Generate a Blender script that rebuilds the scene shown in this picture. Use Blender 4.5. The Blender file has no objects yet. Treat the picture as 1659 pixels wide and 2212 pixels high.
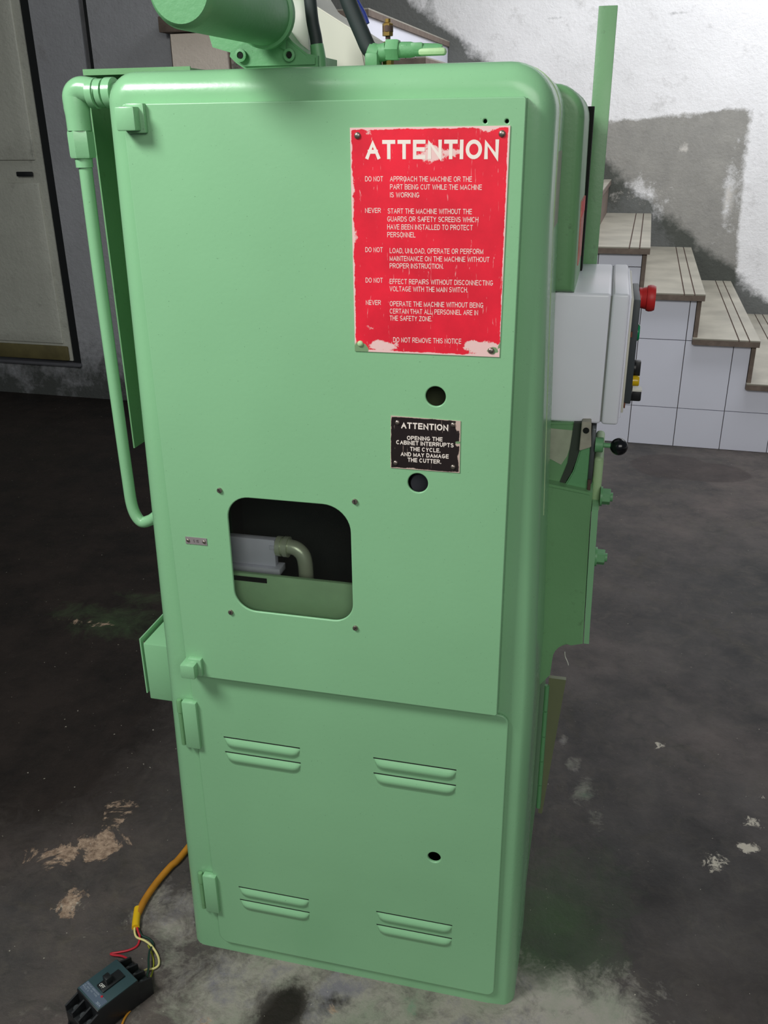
import bpy, bmesh, math, random
from mathutils import Vector, Matrix
random.seed(7)
SC = bpy.context.scene
COL = SC.collection

# ------------------------------------------------------------------ camera
FPX = 1922.8
CAMP = Vector((0.6281, -1.1721, 1.5))
pitch, roll, yaw = 0.4066, -0.0117, -0.2424
_F = Vector((math.sin(yaw)*math.cos(pitch), math.cos(yaw)*math.cos(pitch), -math.sin(pitch)))
_R0 = Vector((math.cos(yaw), -math.sin(yaw), 0))
_U0 = _R0.cross(_F)
_R = _R0*math.cos(roll) + _U0*math.sin(roll)
_U = -_R0*math.sin(roll) + _U0*math.cos(roll)
cd = bpy.data.cameras.new('camera')
cam = bpy.data.objects.new('camera', cd)
COL.objects.link(cam)
m = Matrix.Identity(4)
for i in range(3):
    m[i][0] = _R[i]; m[i][1] = _U[i]; m[i][2] = -_F[i]; m[i][3] = CAMP[i]
cam.matrix_world = m
cd.sensor_fit = 'VERTICAL'; cd.sensor_height = 36.0; cd.lens = FPX/2212*36.0
cd.clip_start = 0.02; cd.clip_end = 60
SC.camera = cam

# ------------------------------------------------------------------ light and exposure
SC.view_settings.view_transform = 'Standard'
SC.view_settings.look = 'None'
SC.view_settings.gamma = 1.0
SC.view_settings.use_curve_mapping = False
SC.view_settings.exposure = 0.0
W = bpy.data.worlds.new('world'); SC.world = W; W.use_nodes = True
W.node_tree.nodes['Background'].inputs[0].default_value = (0.80, 0.90, 1.0, 1)
W.node_tree.nodes['Background'].inputs[1].default_value = 0.13

def area(name, loc, target, sx, sy, power, color):
    l = bpy.data.lights.new(name, 'AREA'); l.shape = 'RECTANGLE'
    l.size = sx; l.size_y = sy; l.energy = power; l.color = color
    o = bpy.data.objects.new(name, l); COL.objects.link(o)
    o.location = loc
    d = Vector(target) - Vector(loc)
    o.rotation_euler = d.to_track_quat('-Z', 'Y').to_euler()
    return o
# high opening on the left in front of the machine, plus added fill lights over the stairs and behind the camera
area('high_opening_light', (-0.95, -1.25, 2.75), (0.25, 0.05, 1.15), 0.75, 0.55, 58, (0.97, 1.0, 0.97))
area('stair_fill_light', (1.9, 3.2, 3.7), (1.7, 4.9, 1.0), 2.8, 1.8, 135, (0.93, 0.96, 1.0))
area('front_fill_light', (1.6, -3.0, 2.7), (0.7, 0.4, 1.0), 2.6, 1.4, 50, (1.0, 0.98, 0.93))

# ------------------------------------------------------------------ helpers
def un(px, py, axis, val):
    d = _F + _R*((px-829.5)/FPX) - _U*((py-1106)/FPX)
    t = (val - CAMP[axis])/d[axis]
    return CAMP + d*t
YR = 0.0335                                  # the room is turned by this against the machine
DX = Vector((math.cos(YR), -math.sin(YR), 0)); DY = Vector((math.sin(YR), math.cos(YR), 0))
def unr(px, py, v):
    d = _F + _R*((px-829.5)/FPX) - _U*((py-1106)/FPX)
    t = (v - CAMP.dot(DY))/d.dot(DY); P = CAMP + d*t
    return Vector((P.dot(DX), P.dot(DY), P.z))

def link_mesh(name, bm, mats, parent=None, smooth=None, rotz=0.0):
    bm.normal_update()
    me = bpy.data.meshes.new(name)
    bm.to_mesh(me); bm.free()
    if not isinstance(mats, (list, tuple)): mats = [mats]
    for mt in mats: me.materials.append(mt)
    if smooth is not None:
        me.polygons.foreach_set('use_smooth', [True]*len(me.polygons))
        for pl in me.polygons:
            if max(abs(pl.normal.x), abs(pl.normal.y), abs(pl.normal.z)) > 0.9995 and pl.area > 1.2e-4: pl.use_smooth = False
        me.set_sharp_from_angle(angle=math.radians(smooth))
    o = bpy.data.objects.new(name, me); COL.objects.link(o)
    if parent is not None: o.parent = parent
    o.rotation_euler[2] = rotz
    return o

def tag(o, label=None, cat=None, group=None, kind=None):
    if label: o['label'] = label
    if cat: o['category'] = cat
    if group: o['group'] = group
    if kind: o['kind'] = kind
    return o

def empty(name, loc=(0, 0, 0), rz=0.0):
    o = bpy.data.objects.new(name, None); COL.objects.link(o)
    o.location = loc; o.rotation_euler[2] = rz
    o.empty_display_size = 0.05
    return o

def bx(bm, x0, x1, y0, y1, z0, z1, bev=0.0, seg=2, mi=0, M=None):
    r = bmesh.ops.create_cube(bm, size=1.0)
    vs = r['verts']
    for v in vs:
        v.co = Vector(((x0+x1)/2+v.co.x*(x1-x0), (y0+y1)/2+v.co.y*(y1-y0), (z0+z1)/2+v.co.z*(z1-z0)))
    fs = set(f for v in vs for f in v.link_faces)
    for f in fs: f.material_index = mi
    if bev > 0:
        es = list(set(e for v in vs for e in v.link_edges))
        rr = bmesh.ops.bevel(bm, geom=es, offset=bev, segments=seg, profile=0.5, affect='EDGES')
        fs2 = set(rr['faces'])
        for f in fs2: f.material_index = mi
        vs = list(set(v for f in fs2 for v in f.verts) | set(v for v in vs if v.is_valid))
    if M is not None:
        for v in vs: v.co = M @ v.co
    return vs

def box(name, x0, x1, y0, y1, z0, z1, mat, parent=None, bev=0.0, seg=2, smooth=35, rotz=0.0, M=None):
    bm = bmesh.new(); bx(bm, x0, x1, y0, y1, z0, z1, bev, seg, 0, M)
    return link_mesh(name, bm, mat, parent, smooth if bev > 0 else None, rotz)

def axis_matrix(p, d):
    d = Vector(d).normalized()
    q = d.to_track_quat('Z', 'Y')
    return Matrix.Translation(p) @ q.to_matrix().to_4x4()

def lathe(bm, prof, p=(0, 0, 0), d=(0, 0, 1), seg=32, mi=0, spin=0.0):
    """prof = list of (radius, height) along axis d from p"""
    M = axis_matrix(Vector(p), d)
    rings = []
    for r, h in prof:
        ring = []
        if r < 1e-6:
            ring = [bm.verts.new(M @ Vector((0, 0, h)))]
        else:
            for i in range(seg):
                a = 2*math.pi*i/seg + spin
                ring.append(bm.verts.new(M @ Vector((r*math.cos(a), r*math.sin(a), h))))
        rings.append(ring)
    for a, b in zip(rings, rings[1:]):
        for i in range(seg):
            j = (i+1) % seg
            if len(a) == 1 and len(b) == 1: continue
            if len(a) == 1: f = bm.faces.new((a[0], b[i], b[j]))
            elif len(b) == 1: f = bm.faces.new((a[i], a[j], b[0]))
            else: f = bm.faces.new((a[i], a[j], b[j], b[i]))
            f.material_index = mi
    if len(rings[0]) > 1:
        f = bm.faces.new(list(reversed(rings[0]))); f.material_index = mi
    if len(rings[-1]) > 1:
        f = bm.faces.new(rings[-1]); f.material_index = mi

def smooth_path(pts, n=8):
    P = [Vector(p) for p in pts]; out = []
    for i in range(len(P)-1):
        p0 = P[max(i-1, 0)]; p1 = P[i]; p2 = P[i+1]; p3 = P[min(i+2, len(P)-1)]
        for k in range(n):
            t = k/n
            out.append(0.5*((2*p1)+(-p0+p2)*t+(2*p0-5*p1+4*p2-p3)*t*t+(-p0+3*p1-3*p2+p3)*t**3))
    out.append(P[-1]); return out

def tube(bm, pts, r, seg=14, sm=True, n=8, mi=0):
    P = smooth_path(pts, n) if sm else [Vector(p) for p in pts]
    rr = r if isinstance(r, (list, tuple)) else None
    up = None; rings = []
    for i, p in enumerate(P):
        t = (P[min(i+1, len(P)-1)] - P[max(i-1, 0)]).normalized()
        if up is None:
            up = Vector((0, 0, 1)) if abs(t.z) < 0.9 else Vector((1, 0, 0))
        a = t.cross(up).normalized(); up = a.cross(t).normalized()
        if rr: 
            f = i/(len(P)-1)*(len(rr)-1); k = min(int(f), len(rr)-2); rad = rr[k]+(rr[k+1]-rr[k])*(f-k)
        else: rad = r
        rings.append([bm.verts.new(p + a*rad*math.cos(2*math.pi*j/seg) + up*rad*math.sin(2*math.pi*j/seg)) for j in range(seg)])
    for A, B in zip(rings, rings[1:]):
        for j in range(seg):
            k = (j+1) % seg
            f = bm.faces.new((A[j], A[k], B[k], B[j])); f.material_index = mi
    bm.faces.new(list(reversed(rings[0]))).material_index = mi
    bm.faces.new(rings[-1]).material_index = mi

def rrect(x0, x1, z0, z1, r, seg=8):
    """rounded rectangle outline, r = (bottom-left, bottom-right, top-right, top-left)"""
    if not isinstance(r, (list, tuple)): r = (r,)*4
    pts = []
    for (cx, cz, a0, rad) in ((x0+r[0], z0+r[0], 180, r[0]), (x1-r[1], z0+r[1], 270, r[1]), (x1-r[2], z1-r[2], 0, r[2]), (x0+r[3], z1-r[3], 90, r[3])):
        if rad <= 0: pts.append((cx, cz)); continue
        for k in range(seg+1):
            a = math.radians(a0+90*k/seg)
            pts.append((cx+rad*math.cos(a), cz+rad*math.sin(a)))
    return pts
def circ(cx, cz, r, seg=32):
    return [(cx+r*math.cos(2*math.pi*k/seg), cz+r*math.sin(2*math.pi*k/seg)) for k in range(seg)]

def curve_plate_bm(outline, holes, thick, bev):
    """flat plate in local XY, centred on z, from a filled 2D curve"""
    cu = bpy.data.curves.new('tmp', 'CURVE'); cu.dimensions = '2D'; cu.fill_mode = 'BOTH'
    for pl in [outline]+holes:
        sp = cu.splines.new('POLY'); sp.points.add(len(pl)-1)
        for i, (a, b) in enumerate(pl): sp.points[i].co = (a, b, 0, 1)
        sp.use_cyclic_u = True
    cu.extrude = max(thick/2-bev, 0.0); cu.bevel_depth = bev; cu.bevel_resolution = 2; cu.offset = -bev
    o = bpy.data.objects.new('tmp', cu); COL.objects.link(o)
    dg = bpy.context.evaluated_depsgraph_get(); dg.update()
    me = bpy.data.meshes.new_from_object(o.evaluated_get(dg))
    bm = bmesh.new(); bm.from_mesh(me)
    bpy.data.objects.remove(o); bpy.data.curves.remove(cu); bpy.data.meshes.remove(me)
    bmesh.ops.remove_doubles(bm, verts=bm.verts, dist=1e-6)
    return bm
def front_plate(name, outline, holes, yf, yb, bev, mat, parent=None, smooth=40):
    """plate standing in the XZ plane between depths yf (front) and yb"""
    bm = curve_plate_bm(outline, holes, yb-yf, bev)
    for v in bm.verts:
        x, z, h = v.co.x, v.co.y, v.co.z
        v.co = Vector((x, (yf+yb)/2 - h, z))
    o = link_mesh(name, bm, mat, parent, smooth)
    for pl in o.data.polygons:
        if abs(pl.normal.y) > 0.9995: pl.use_smooth = False
    return o

# ------------------------------------------------------------------ materials
def srgb(c):
    def f(v):
        v /= 255.0
        return v/12.92 if v <= 0.04045 else ((v+0.055)/1.055)**2.4
    return (f(c[0]), f(c[1]), f(c[2]), 1)
class NT:
    def __init__(s, name):
        s.m = bpy.data.materials.new(name); s.m.use_nodes = True
        s.t = s.m.node_tree; s.b = s.t.nodes['Principled BSDF']
        s.tc = s.t.nodes.new('ShaderNodeTexCoord')
    def n(s, typ, **kw):
        nd = s.t.nodes.new(typ)
        for k, v in kw.items(): setattr(nd, k, v)
        return nd
    def l(s, a, b): s.t.links.new(a, b)
    def noise(s, scale, detail=4, rough=0.55, vec=None, dist=0.0):
        nd = s.n('ShaderNodeTexNoise'); nd.inputs['Scale'].default_value = scale
        nd.inputs['Detail'].default_value = detail; nd.inputs['Roughness'].default_value = rough
        nd.inputs['Distortion'].default_value = dist
        s.l(vec if vec is not None else s.tc.outputs['Object'], nd.inputs['Vector']); return nd.outputs['Fac']
    def ramp(s, fac, stops):
        nd = s.n('ShaderNodeValToRGB'); cr = nd.color_ramp
        while len(cr.elements) < len(stops): cr.elements.new(0.5)
        for e, (p, c) in zip(cr.elements, stops):
            e.position = p; e.color = c if len(c) == 4 else (*c, 1)
        s.l(fac, nd.inputs[0]); return nd.outputs[0]
    def mix(s, fac, a, b, mode='MIX'):
        nd = s.n('ShaderNodeMix', data_type='RGBA', blend_type=mode)
        for sock, v in ((nd.inputs[0], fac), (nd.inputs[6], a), (nd.inputs[7], b)):
            if isinstance(v, (int, float)): sock.default_value = v
            elif isinstance(v, tuple): sock.default_value = v
            else: s.l(v, sock)
        return nd.outputs[2]
    def math(s, op, a, b=0.0, c=None, clamp=False):
        nd = s.n('ShaderNodeMath', operation=op); nd.use_clamp = clamp
        for i, v in enumerate((a, b) if c is None else (a, b, c)):
            if isinstance(v, (int, float)): nd.inputs[i].default_value = v
            else: s.l(v, nd.inputs[i])
        return nd.outputs[0]
    def bump(s, h, strength=0.2, dist=0.01):
        nd = s.n('ShaderNodeBump'); nd.inputs['Strength'].default_value = strength
        nd.inputs['Distance'].default_value = dist
        s.l(h, nd.inputs['Height']); s.l(nd.outputs[0], s.b.inputs['Normal'])
    def attr(s, name):
        nd = s.n('ShaderNodeAttribute'); nd.attribute_name = name
        sep = s.n('ShaderNodeSeparateColor'); s.l(nd.outputs['Color'], sep.inputs[0]); return sep.outputs
    def set(s, color=None, rough=None, metal=None, spec=None):
        if color is not None:
            if isinstance(color, tuple): s.b.inputs['Base Color'].default_value = color
            else: s.l(color, s.b.inputs['Base Color'])
        if rough is not None:
            if isinstance(rough, (int, float)): s.b.inputs['Roughness'].default_value = rough
            else: s.l(rough, s.b.inputs['Roughness'])
        if metal is not None: s.b.inputs['Metallic'].default_value = metal
        if spec is not None: s.b.inputs['Specular IOR Level'].default_value = spec
        return s.m
BK = (0, 0, 0, 1); WH = (1, 1, 1, 1)
def thr(a, b): return [(a, BK), (b, WH)]

def paint(name, rgb, rough=0.33, var=0.10, peel=0.10, dirt=0.0):
    g = NT(name); c = srgb(rgb)
    big = g.noise(3.0, 3)
    dark = tuple(v*(1-var) for v in c[:3])+(1,); lite = tuple(min(1, v*(1+var)) for v in c[:3])+(1,)
    col = g.ramp(big, [(0.3, dark), (0.7, lite)])
    if dirt > 0:
        d = g.ramp(g.noise(26, 6, 0.7), thr(0.60, 0.74))
        d2 = g.math('MULTIPLY', d, dirt)
        col = g.mix(d2, col, srgb((70, 84, 62)))
    speck = g.ramp(g.noise(420, 2, 0.5), thr(0.735, 0.76))
    col = g.mix(g.math('MULTIPLY', speck, 0.5), col, srgb((48, 70, 50)))
    r = g.ramp(g.noise(8, 4), [(0.3, (rough-0.06,)*3+(1,)), (0.7, (rough+0.08,)*3+(1,))])
    g.bump(g.math('ADD', g.noise(130, 3, 0.6), g.math('MULTIPLY', g.noise(9, 2), 2.0)), peel, 0.0015)
    return g.set(col, r)
def plain(name, rgb, rough=0.5, metal=0.0, var=0.06, scale=20, bump=0.0, bscale=80, spec=None):
    g = NT(name); c = srgb(rgb)
    col = g.ramp(g.noise(scale, 4), [(0.3, tuple(v*(1-var) for v in c[:3])+(1,)), (0.7, tuple(min(1, v*(1+var)) for v in c[:3])+(1,))])
    if bump > 0: g.bump(g.noise(bscale, 4), bump, 0.002)
    return g.set(col, rough, metal, spec)

GREEN = paint('green_paint', (133, 184, 139), 0.24, 0.05)
GREEN_DOOR = paint('green_door_paint', (134, 185, 140), 0.34, 0.04)
GREEN_OLD = paint('green_paint_grubby', (110, 158, 110), 0.42, 0.14, 0.2, 0.5)
GREEN_DK = paint('green_casting_paint', (102, 160, 110), 0.45, 0.10, 0.3, 0.15)
GREEN_PALE = paint('green_highlight_pale', (168, 200, 150), 0.5, 0.12, 0.3, 0.1)
GREEN_IN = plain('green_inner_paint', (178, 222, 168), 0.5, 0, 0.08)
DARKIN = plain('shaded_cabinet_inside', (30, 38, 34), 0.7)  # dark colour stands in for shade inside the shallow cabinet
CREAM = plain('cream_sheet_paint', (206, 204, 190), 0.5, 0, 0.05, 6)
WHITE_BOX = plain('light_grey_enamel', (234, 235, 244), 0.28, 0, 0.02, 8)
GASKET = plain('grey_gasket', (120, 124, 120), 0.6)
BLACKP = plain('black_plastic', (22, 24, 26), 0.42)
BLACKSW = plain('grey_black_plate', (58, 64, 68), 0.5)
REDP = plain('red_button_plastic', (206, 44, 44), 0.45, 0, 0.05, 8)
GREENLENS = plain('green_lens', (0, 140, 84), 0.2)
YELLOWLENS = plain('yellow_lens', (214, 178, 16), 0.2)
WHITEP = plain('white_mark', (225, 225, 215), 0.5)
STEEL = plain('steel', (150, 150, 150), 0.35, 0.9, 0.15, 60)
STEELDK = plain('grey_steel_plate', (92, 96, 98), 0.45, 0.7, 0.15, 30)
RUSTY = plain('rusty_steel', (86, 66, 58), 0.7, 0.3, 0.2, 60)
RIVET = plain('rivet_metal', (150, 138, 130), 0.35, 0.85, 0.2, 90)
BRASS = plain('brass', (170, 140, 80), 0.35, 0.9, 0.12, 60)
RUBBER = plain('black_rubber', (34, 44, 44), 0.6, 0, 0.1, 30)
BALLM = plain('black_ball', (12, 14, 18), 0.18)
HOLE = plain('hole_dark', (10, 14, 10), 0.9)
BLUE = plain('blue_hose', (50, 70, 170), 0.5)
LETTER = plain('cream_lettering', (236, 224, 214), 0.6, 0, 0.03)
TAPE = plain('masking_paper', (160, 168, 146), 0.8, 0, 0.15, 30)
CABLE = plain('ochre_cable', (176, 118, 30), 0.5, 0, 0.15, 30)
CABLEY = plain('yellow_sleeve', (214, 172, 20), 0.45)
WRED = plain('red_wire', (176, 34, 48), 0.45)
WCRM = plain('cream_wire', (206, 196, 130), 0.45)
WDKG = plain('dark_green_wire', (22, 52, 42), 0.45)
WYG = plain('yellow_green_wire', (130, 134, 30), 0.5)
BRKTOP = plain('breaker_face', (44, 66, 70), 0.5)
BRKLAB = plain('breaker_label', (84, 96, 112), 0.4)
GREYBLK = plain('reflection_grey', (214, 214, 226), 0.5)
CASTG = plain('grey_green_pipe', (205, 215, 185), 0.3, 0.3)

def sign_mat(name, base, scuff, under, kind):
    g = NT(name); vec = g.tc.outputs['Object']
    fine = g.noise(60, 8, 0.7); big = g.noise(14, 5, 0.6)
    col = g.mix(g.ramp(big, thr(0.35, 0.7)), srgb(base), srgb(tuple(int(v*0.88) for v in base)))
    a = g.attr('wear')
    w = g.math('ADD', g.math('MULTIPLY', a[0], 1.0), g.math('MULTIPLY', g.math('SUBTRACT', fine, 0.5), 1.3))
    wr = g.ramp(w, thr(0.47, 0.56))
    col = g.mix(g.math('MULTIPLY', wr, 0.95), col, srgb(scuff))
    u = g.math('ADD', a[1], g.math('MULTIPLY', g.math('SUBTRACT', fine, 0.5), 0.8))
    col = g.mix(g.ramp(u, thr(0.48, 0.55)), col, srgb(under))
    # thin scratches
    mp = g.n('ShaderNodeMapping'); mp.inputs['Scale'].default_value = (9, 9, 1.1); mp.inputs['Rotation'].default_value = (0, 0.35, 0)
    g.l(vec, mp.inputs['Vector'])
    sc = g.ramp(g.noise(38, 3, 0.6, mp.outputs[0], 0.6), thr(0.66, 0.70))
    col = g.mix(g.math('MULTIPLY', sc, 0.55), col, srgb(scuff))
    return g.set(col, 0.38 if kind == 'red' else 0.3)
SIGNRED = sign_mat('warning_plate_red', (242, 38, 60), (236, 200, 196), (120, 150, 110), 'red')
SIGNBLK = sign_mat('warning_plate_black', (40, 32, 32), (200, 176, 164), (120, 150, 110), 'blk')

# plaster walls with attributes for marks and left-wall shade
def wall_mat(name, base, var, mold_shade=(54, 58, 52), cem=(128, 125, 117)):
    g = NT(name); b = srgb(base); 
    n1 = g.noise(1.3, 8, 0.7); n2 = g.noise(9, 8, 0.75); n3 = g.noise(60, 4, 0.7)
    col = g.ramp(n1, [(0.3, tuple(v*(1-var) for v in b[:3])+(1,)), (0.62, tuple(min(1, v*1.05) for v in b[:3])+(1,))])
    sp = g.ramp(n2, thr(0.56, 0.78)); col = g.mix(g.math('MULTIPLY', sp, 0.42), col, srgb((110, 104, 96)))
    sp2 = g.ramp(n3, thr(0.64, 0.76)); col = g.mix(g.math('MULTIPLY', sp2, 0.45), col, srgb((84, 80, 76)))
    a = g.attr('stain_shade')
    nn = g.math('SUBTRACT', g.noise(7, 8, 0.75), 0.5)
    nf = g.math('SUBTRACT', g.noise(24, 8, 0.8), 0.5)
    f = g.ramp(g.math('ADD', a[0], g.math('ADD', g.math('MULTIPLY', nn, 1.0), g.math('MULTIPLY', nf, 0.7))), thr(0.36, 0.66))
    cemc = g.ramp(g.noise(5, 6, 0.7), [(0.3, tuple(v*0.75 for v in srgb(cem)[:3])+(1,)), (0.7, tuple(v*1.2 for v in srgb(cem)[:3])+(1,))])
    col = g.mix(g.math('MULTIPLY', f, 0.88), col, cemc)
    f2 = g.ramp(g.math('ADD', a[1], g.math('MULTIPLY', nn, 1.1)), thr(0.38, 0.72))
    col = g.mix(g.math('MULTIPLY', f2, 0.88), col, srgb(mold_shade))
    f3 = g.ramp(g.math('ADD', a[2], g.math('ADD', g.math('MULTIPLY', nn, 1.2), g.math('MULTIPLY', nf, 0.8))), thr(0.40, 0.72))
    col = g.mix(g.math('MULTIPLY', f3, 0.8), col, srgb((214, 208, 200)))
    g.bump(g.math('ADD', g.noise(45, 6, 0.7), g.math('MULTIPLY', n2, 1.5)), 0.45, 0.010)
    return g.set(col, 0.9)
WALLM = wall_mat('whitewashed_plaster', (226, 224, 224), 0.10)
WALLL = wall_mat('grey_plaster', (166, 166, 170), 0.16)
PANELM = wall_mat('beige_panel', (240, 226, 212), 0.06)

def floor_mat():
    g = NT('stained_concrete')
    n1 = g.noise(0.9, 8, 0.65); n2 = g.noise(5, 8, 0.7); n3 = g.noise(40, 6, 0.7)
    col = g.ramp(n1, [(0.30, srgb((50, 50, 49))), (0.5, srgb((78, 72, 69))), (0.70, srgb((106, 94, 89)))])
    col = g.mix(g.math('MULTIPLY', g.ramp(n2, thr(0.42, 0.66)), 0.62), col, srgb((50, 50, 51)))
    col = g.mix(g.math('MULTIPLY', g.ramp(g.noise(3.1, 6, 0.7, None, 1.2), thr(0.56, 0.70)), 0.3), col, srgb((78, 72, 50)))
    col = g.mix(g.math('MULTIPLY', g.ramp(n3, thr(0.62, 0.75)), 0.35), col, srgb((128, 118, 112)))
    col = g.mix(g.math('MULTIPLY', g.ramp(g.noise(16, 7, 0.75, None, 0.8), thr(0.48, 0.70)), 0.5), col, srgb((92, 86, 78)))
    col = g.mix(g.math('MULTIPLY', g.ramp(g.noise(12.3, 7, 0.75, None, 1.5), thr(0.55, 0.72)), 0.55), col, srgb((44, 46, 42)))
    a = g.attr('stain_shade'); b = g.attr('spot')
    nn = g.math('SUBTRACT', g.noise(11, 9, 0.75, None, 0.6), 0.5)
    nf = g.math('SUBTRACT', g.noise(45, 8, 0.75, None, 1.0), 0.5)
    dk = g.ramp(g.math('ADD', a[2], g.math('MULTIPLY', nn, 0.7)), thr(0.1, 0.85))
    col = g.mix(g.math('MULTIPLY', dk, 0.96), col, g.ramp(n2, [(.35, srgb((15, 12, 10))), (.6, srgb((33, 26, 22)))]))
    gr = g.ramp(g.math('ADD', a[1], g.math('MULTIPLY', nn, 0.8)), thr(0.30, 0.80))
    col = g.mix(g.math('MULTIPLY', gr, 0.65), col, srgb((70, 96, 60)))
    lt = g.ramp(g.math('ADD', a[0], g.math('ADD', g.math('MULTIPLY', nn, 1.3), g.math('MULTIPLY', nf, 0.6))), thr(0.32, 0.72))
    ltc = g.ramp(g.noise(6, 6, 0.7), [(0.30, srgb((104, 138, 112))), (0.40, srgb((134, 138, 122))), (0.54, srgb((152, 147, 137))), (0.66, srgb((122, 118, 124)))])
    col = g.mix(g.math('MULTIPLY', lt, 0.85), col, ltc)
    wh = g.ramp(g.math('ADD', b[0], g.math('MULTIPLY', nf, 1.6)), thr(0.48, 0.60))
    col = g.mix(wh, col, srgb((196, 188, 172)))
    pk = g.ramp(g.math('ADD', b[1], g.math('MULTIPLY', nn, 1.9)), thr(0.48, 0.58))
    col = g.mix(g.math('MULTIPLY', pk, 0.9), col, g.ramp(g.noise(70, 5, 0.7), [(0.35, srgb((104, 84, 70))), (0.65, srgb((176, 152, 130)))]))
    wt = g.ramp(g.math('ADD', b[2], g.math('MULTIPLY', nn, 0.25)), thr(0.45, 0.50))
    col = g.mix(g.math('MULTIPLY', wt, 0.55), col, srgb((58, 50, 48)))
    # fine scattered paint specks
    sp = g.ramp(g.noise(95, 2, 0.5), thr(0.745, 0.765)); col = g.mix(g.math('MULTIPLY', sp, 0.7), col, srgb((170, 164, 150)))
    g.bump(g.math('ADD', n3, g.math('MULTIPLY', n2, 1.2)), 0.35, 0.006)
    return g.set(col, g.ramp(n2, [(0.3, (0.5,)*3+(1,)), (0.7, (0.72,)*3+(1,))]), None, 0.25)
FLOORM = floor_mat()
TILEM = plain('white_wall_tile', (228, 228, 240), 0.25, 0, 0.02, 3)
GROUT = plain('grout', (96, 84, 76), 0.9)
TREADM = plain('polished_stone_tread', (148, 143, 130), 0.42, 0, 0.2, 5)
TREADE = plain('worn_tread_edge', (112, 98, 88), 0.8, 0, 0.2, 30, 0.4, 50)
GROOVE = plain('tread_groove', (70, 52, 44), 0.9)
DOORM = wall_mat('old_door_paint', (192, 192, 180), 0.12)
DOORFR = plain('dark_door_gap', (14, 18, 20), 0.7)
DOORMO = plain('ochre_bottom_rail', (98, 90, 54), 0.7, 0, 0.25, 12)
SILLM = plain('sill_edge', (84, 84, 88), 0.6)

# ------------------------------------------------------------------ large structure
def gauss(x, y, cx, cy, rx, ry, ang=0.0):
    c, s = math.cos(ang), math.sin(ang); dx, dy = x-cx, y-cy
    u = (dx*c+dy*s)/rx; v = (-dx*s+dy*c)/ry
    return math.exp(-(u*u+v*v))
def put_attr(me, name, fn):
    ca = me.color_attributes.new(name, 'FLOAT_COLOR', 'POINT')
    buf = []
    for v in me.vertices:
        c = fn(v.co); buf += [c[0], c[1], c[2], 1.0]
    ca.data.foreach_set('color', buf)
def grid_obj(name, xs, ys, P, mat, fn_map, rotz=0.0, attrs=()):
    """P(u, v) gives the point"""
    bm = bmesh.new(); V = [[bm.verts.new(P(u, v)) for v in ys] for u in xs]
    for i in range(len(xs)-1):
        for j in range(len(ys)-1):
            bm.faces.new((V[i][j], V[i+1][j], V[i+1][j+1], V[i][j+1]))
    o = link_mesh(name, bm, mat, None, None, rotz)
    for an, fn in attrs: put_attr(o.data, an, fn)
    return o
def frange(a, b, st):
    n = int(round((b-a)/st)); return [a+(b-a)*i/n for i in range(n+1)]

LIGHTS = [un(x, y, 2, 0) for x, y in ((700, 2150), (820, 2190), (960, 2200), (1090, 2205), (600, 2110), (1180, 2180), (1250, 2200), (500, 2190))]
def fl_stain_shade(c):
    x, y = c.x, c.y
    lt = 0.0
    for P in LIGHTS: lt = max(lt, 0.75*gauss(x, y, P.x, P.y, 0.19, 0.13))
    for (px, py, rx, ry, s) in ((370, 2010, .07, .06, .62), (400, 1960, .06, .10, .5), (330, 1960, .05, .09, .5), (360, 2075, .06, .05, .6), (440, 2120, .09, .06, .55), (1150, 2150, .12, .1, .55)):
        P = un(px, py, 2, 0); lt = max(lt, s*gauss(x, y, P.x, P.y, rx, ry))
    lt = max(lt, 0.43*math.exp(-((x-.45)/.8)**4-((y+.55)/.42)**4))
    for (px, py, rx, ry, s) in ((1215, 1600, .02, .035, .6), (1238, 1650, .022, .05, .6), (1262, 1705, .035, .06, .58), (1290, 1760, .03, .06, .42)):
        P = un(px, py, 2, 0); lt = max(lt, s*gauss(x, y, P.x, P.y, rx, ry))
    gr = 0.0
    for (px, py, rx, ry, s) in ((1200, 2000, .16, .25, .7), (1250, 1900, .2, .2, .45), (1150, 2080, .1, .1, .8), (270, 1345, .28, .16, .5), (310, 1290, .2, .12, .4), (170, 1320, .25, .12, .4), (1080, 2190, .15, .08, .5)):
        P = un(px, py, 2, 0); gr = max(gr, s*gauss(x, y, P.x, P.y, rx, ry))
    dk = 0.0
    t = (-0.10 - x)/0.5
    dk = max(0.0, min(1.0, t))*max(0.0, min(1.0, (y+0.15)/0.5))  # oil-dark left floor, deepened by painted-in shade of the unlit end
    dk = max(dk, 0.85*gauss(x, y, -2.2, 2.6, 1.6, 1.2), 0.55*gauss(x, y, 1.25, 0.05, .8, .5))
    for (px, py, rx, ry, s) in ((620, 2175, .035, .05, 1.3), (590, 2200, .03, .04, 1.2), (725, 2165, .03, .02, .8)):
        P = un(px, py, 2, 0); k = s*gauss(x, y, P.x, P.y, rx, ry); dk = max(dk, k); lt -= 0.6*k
    return (max(0, lt), gr, dk)
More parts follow.
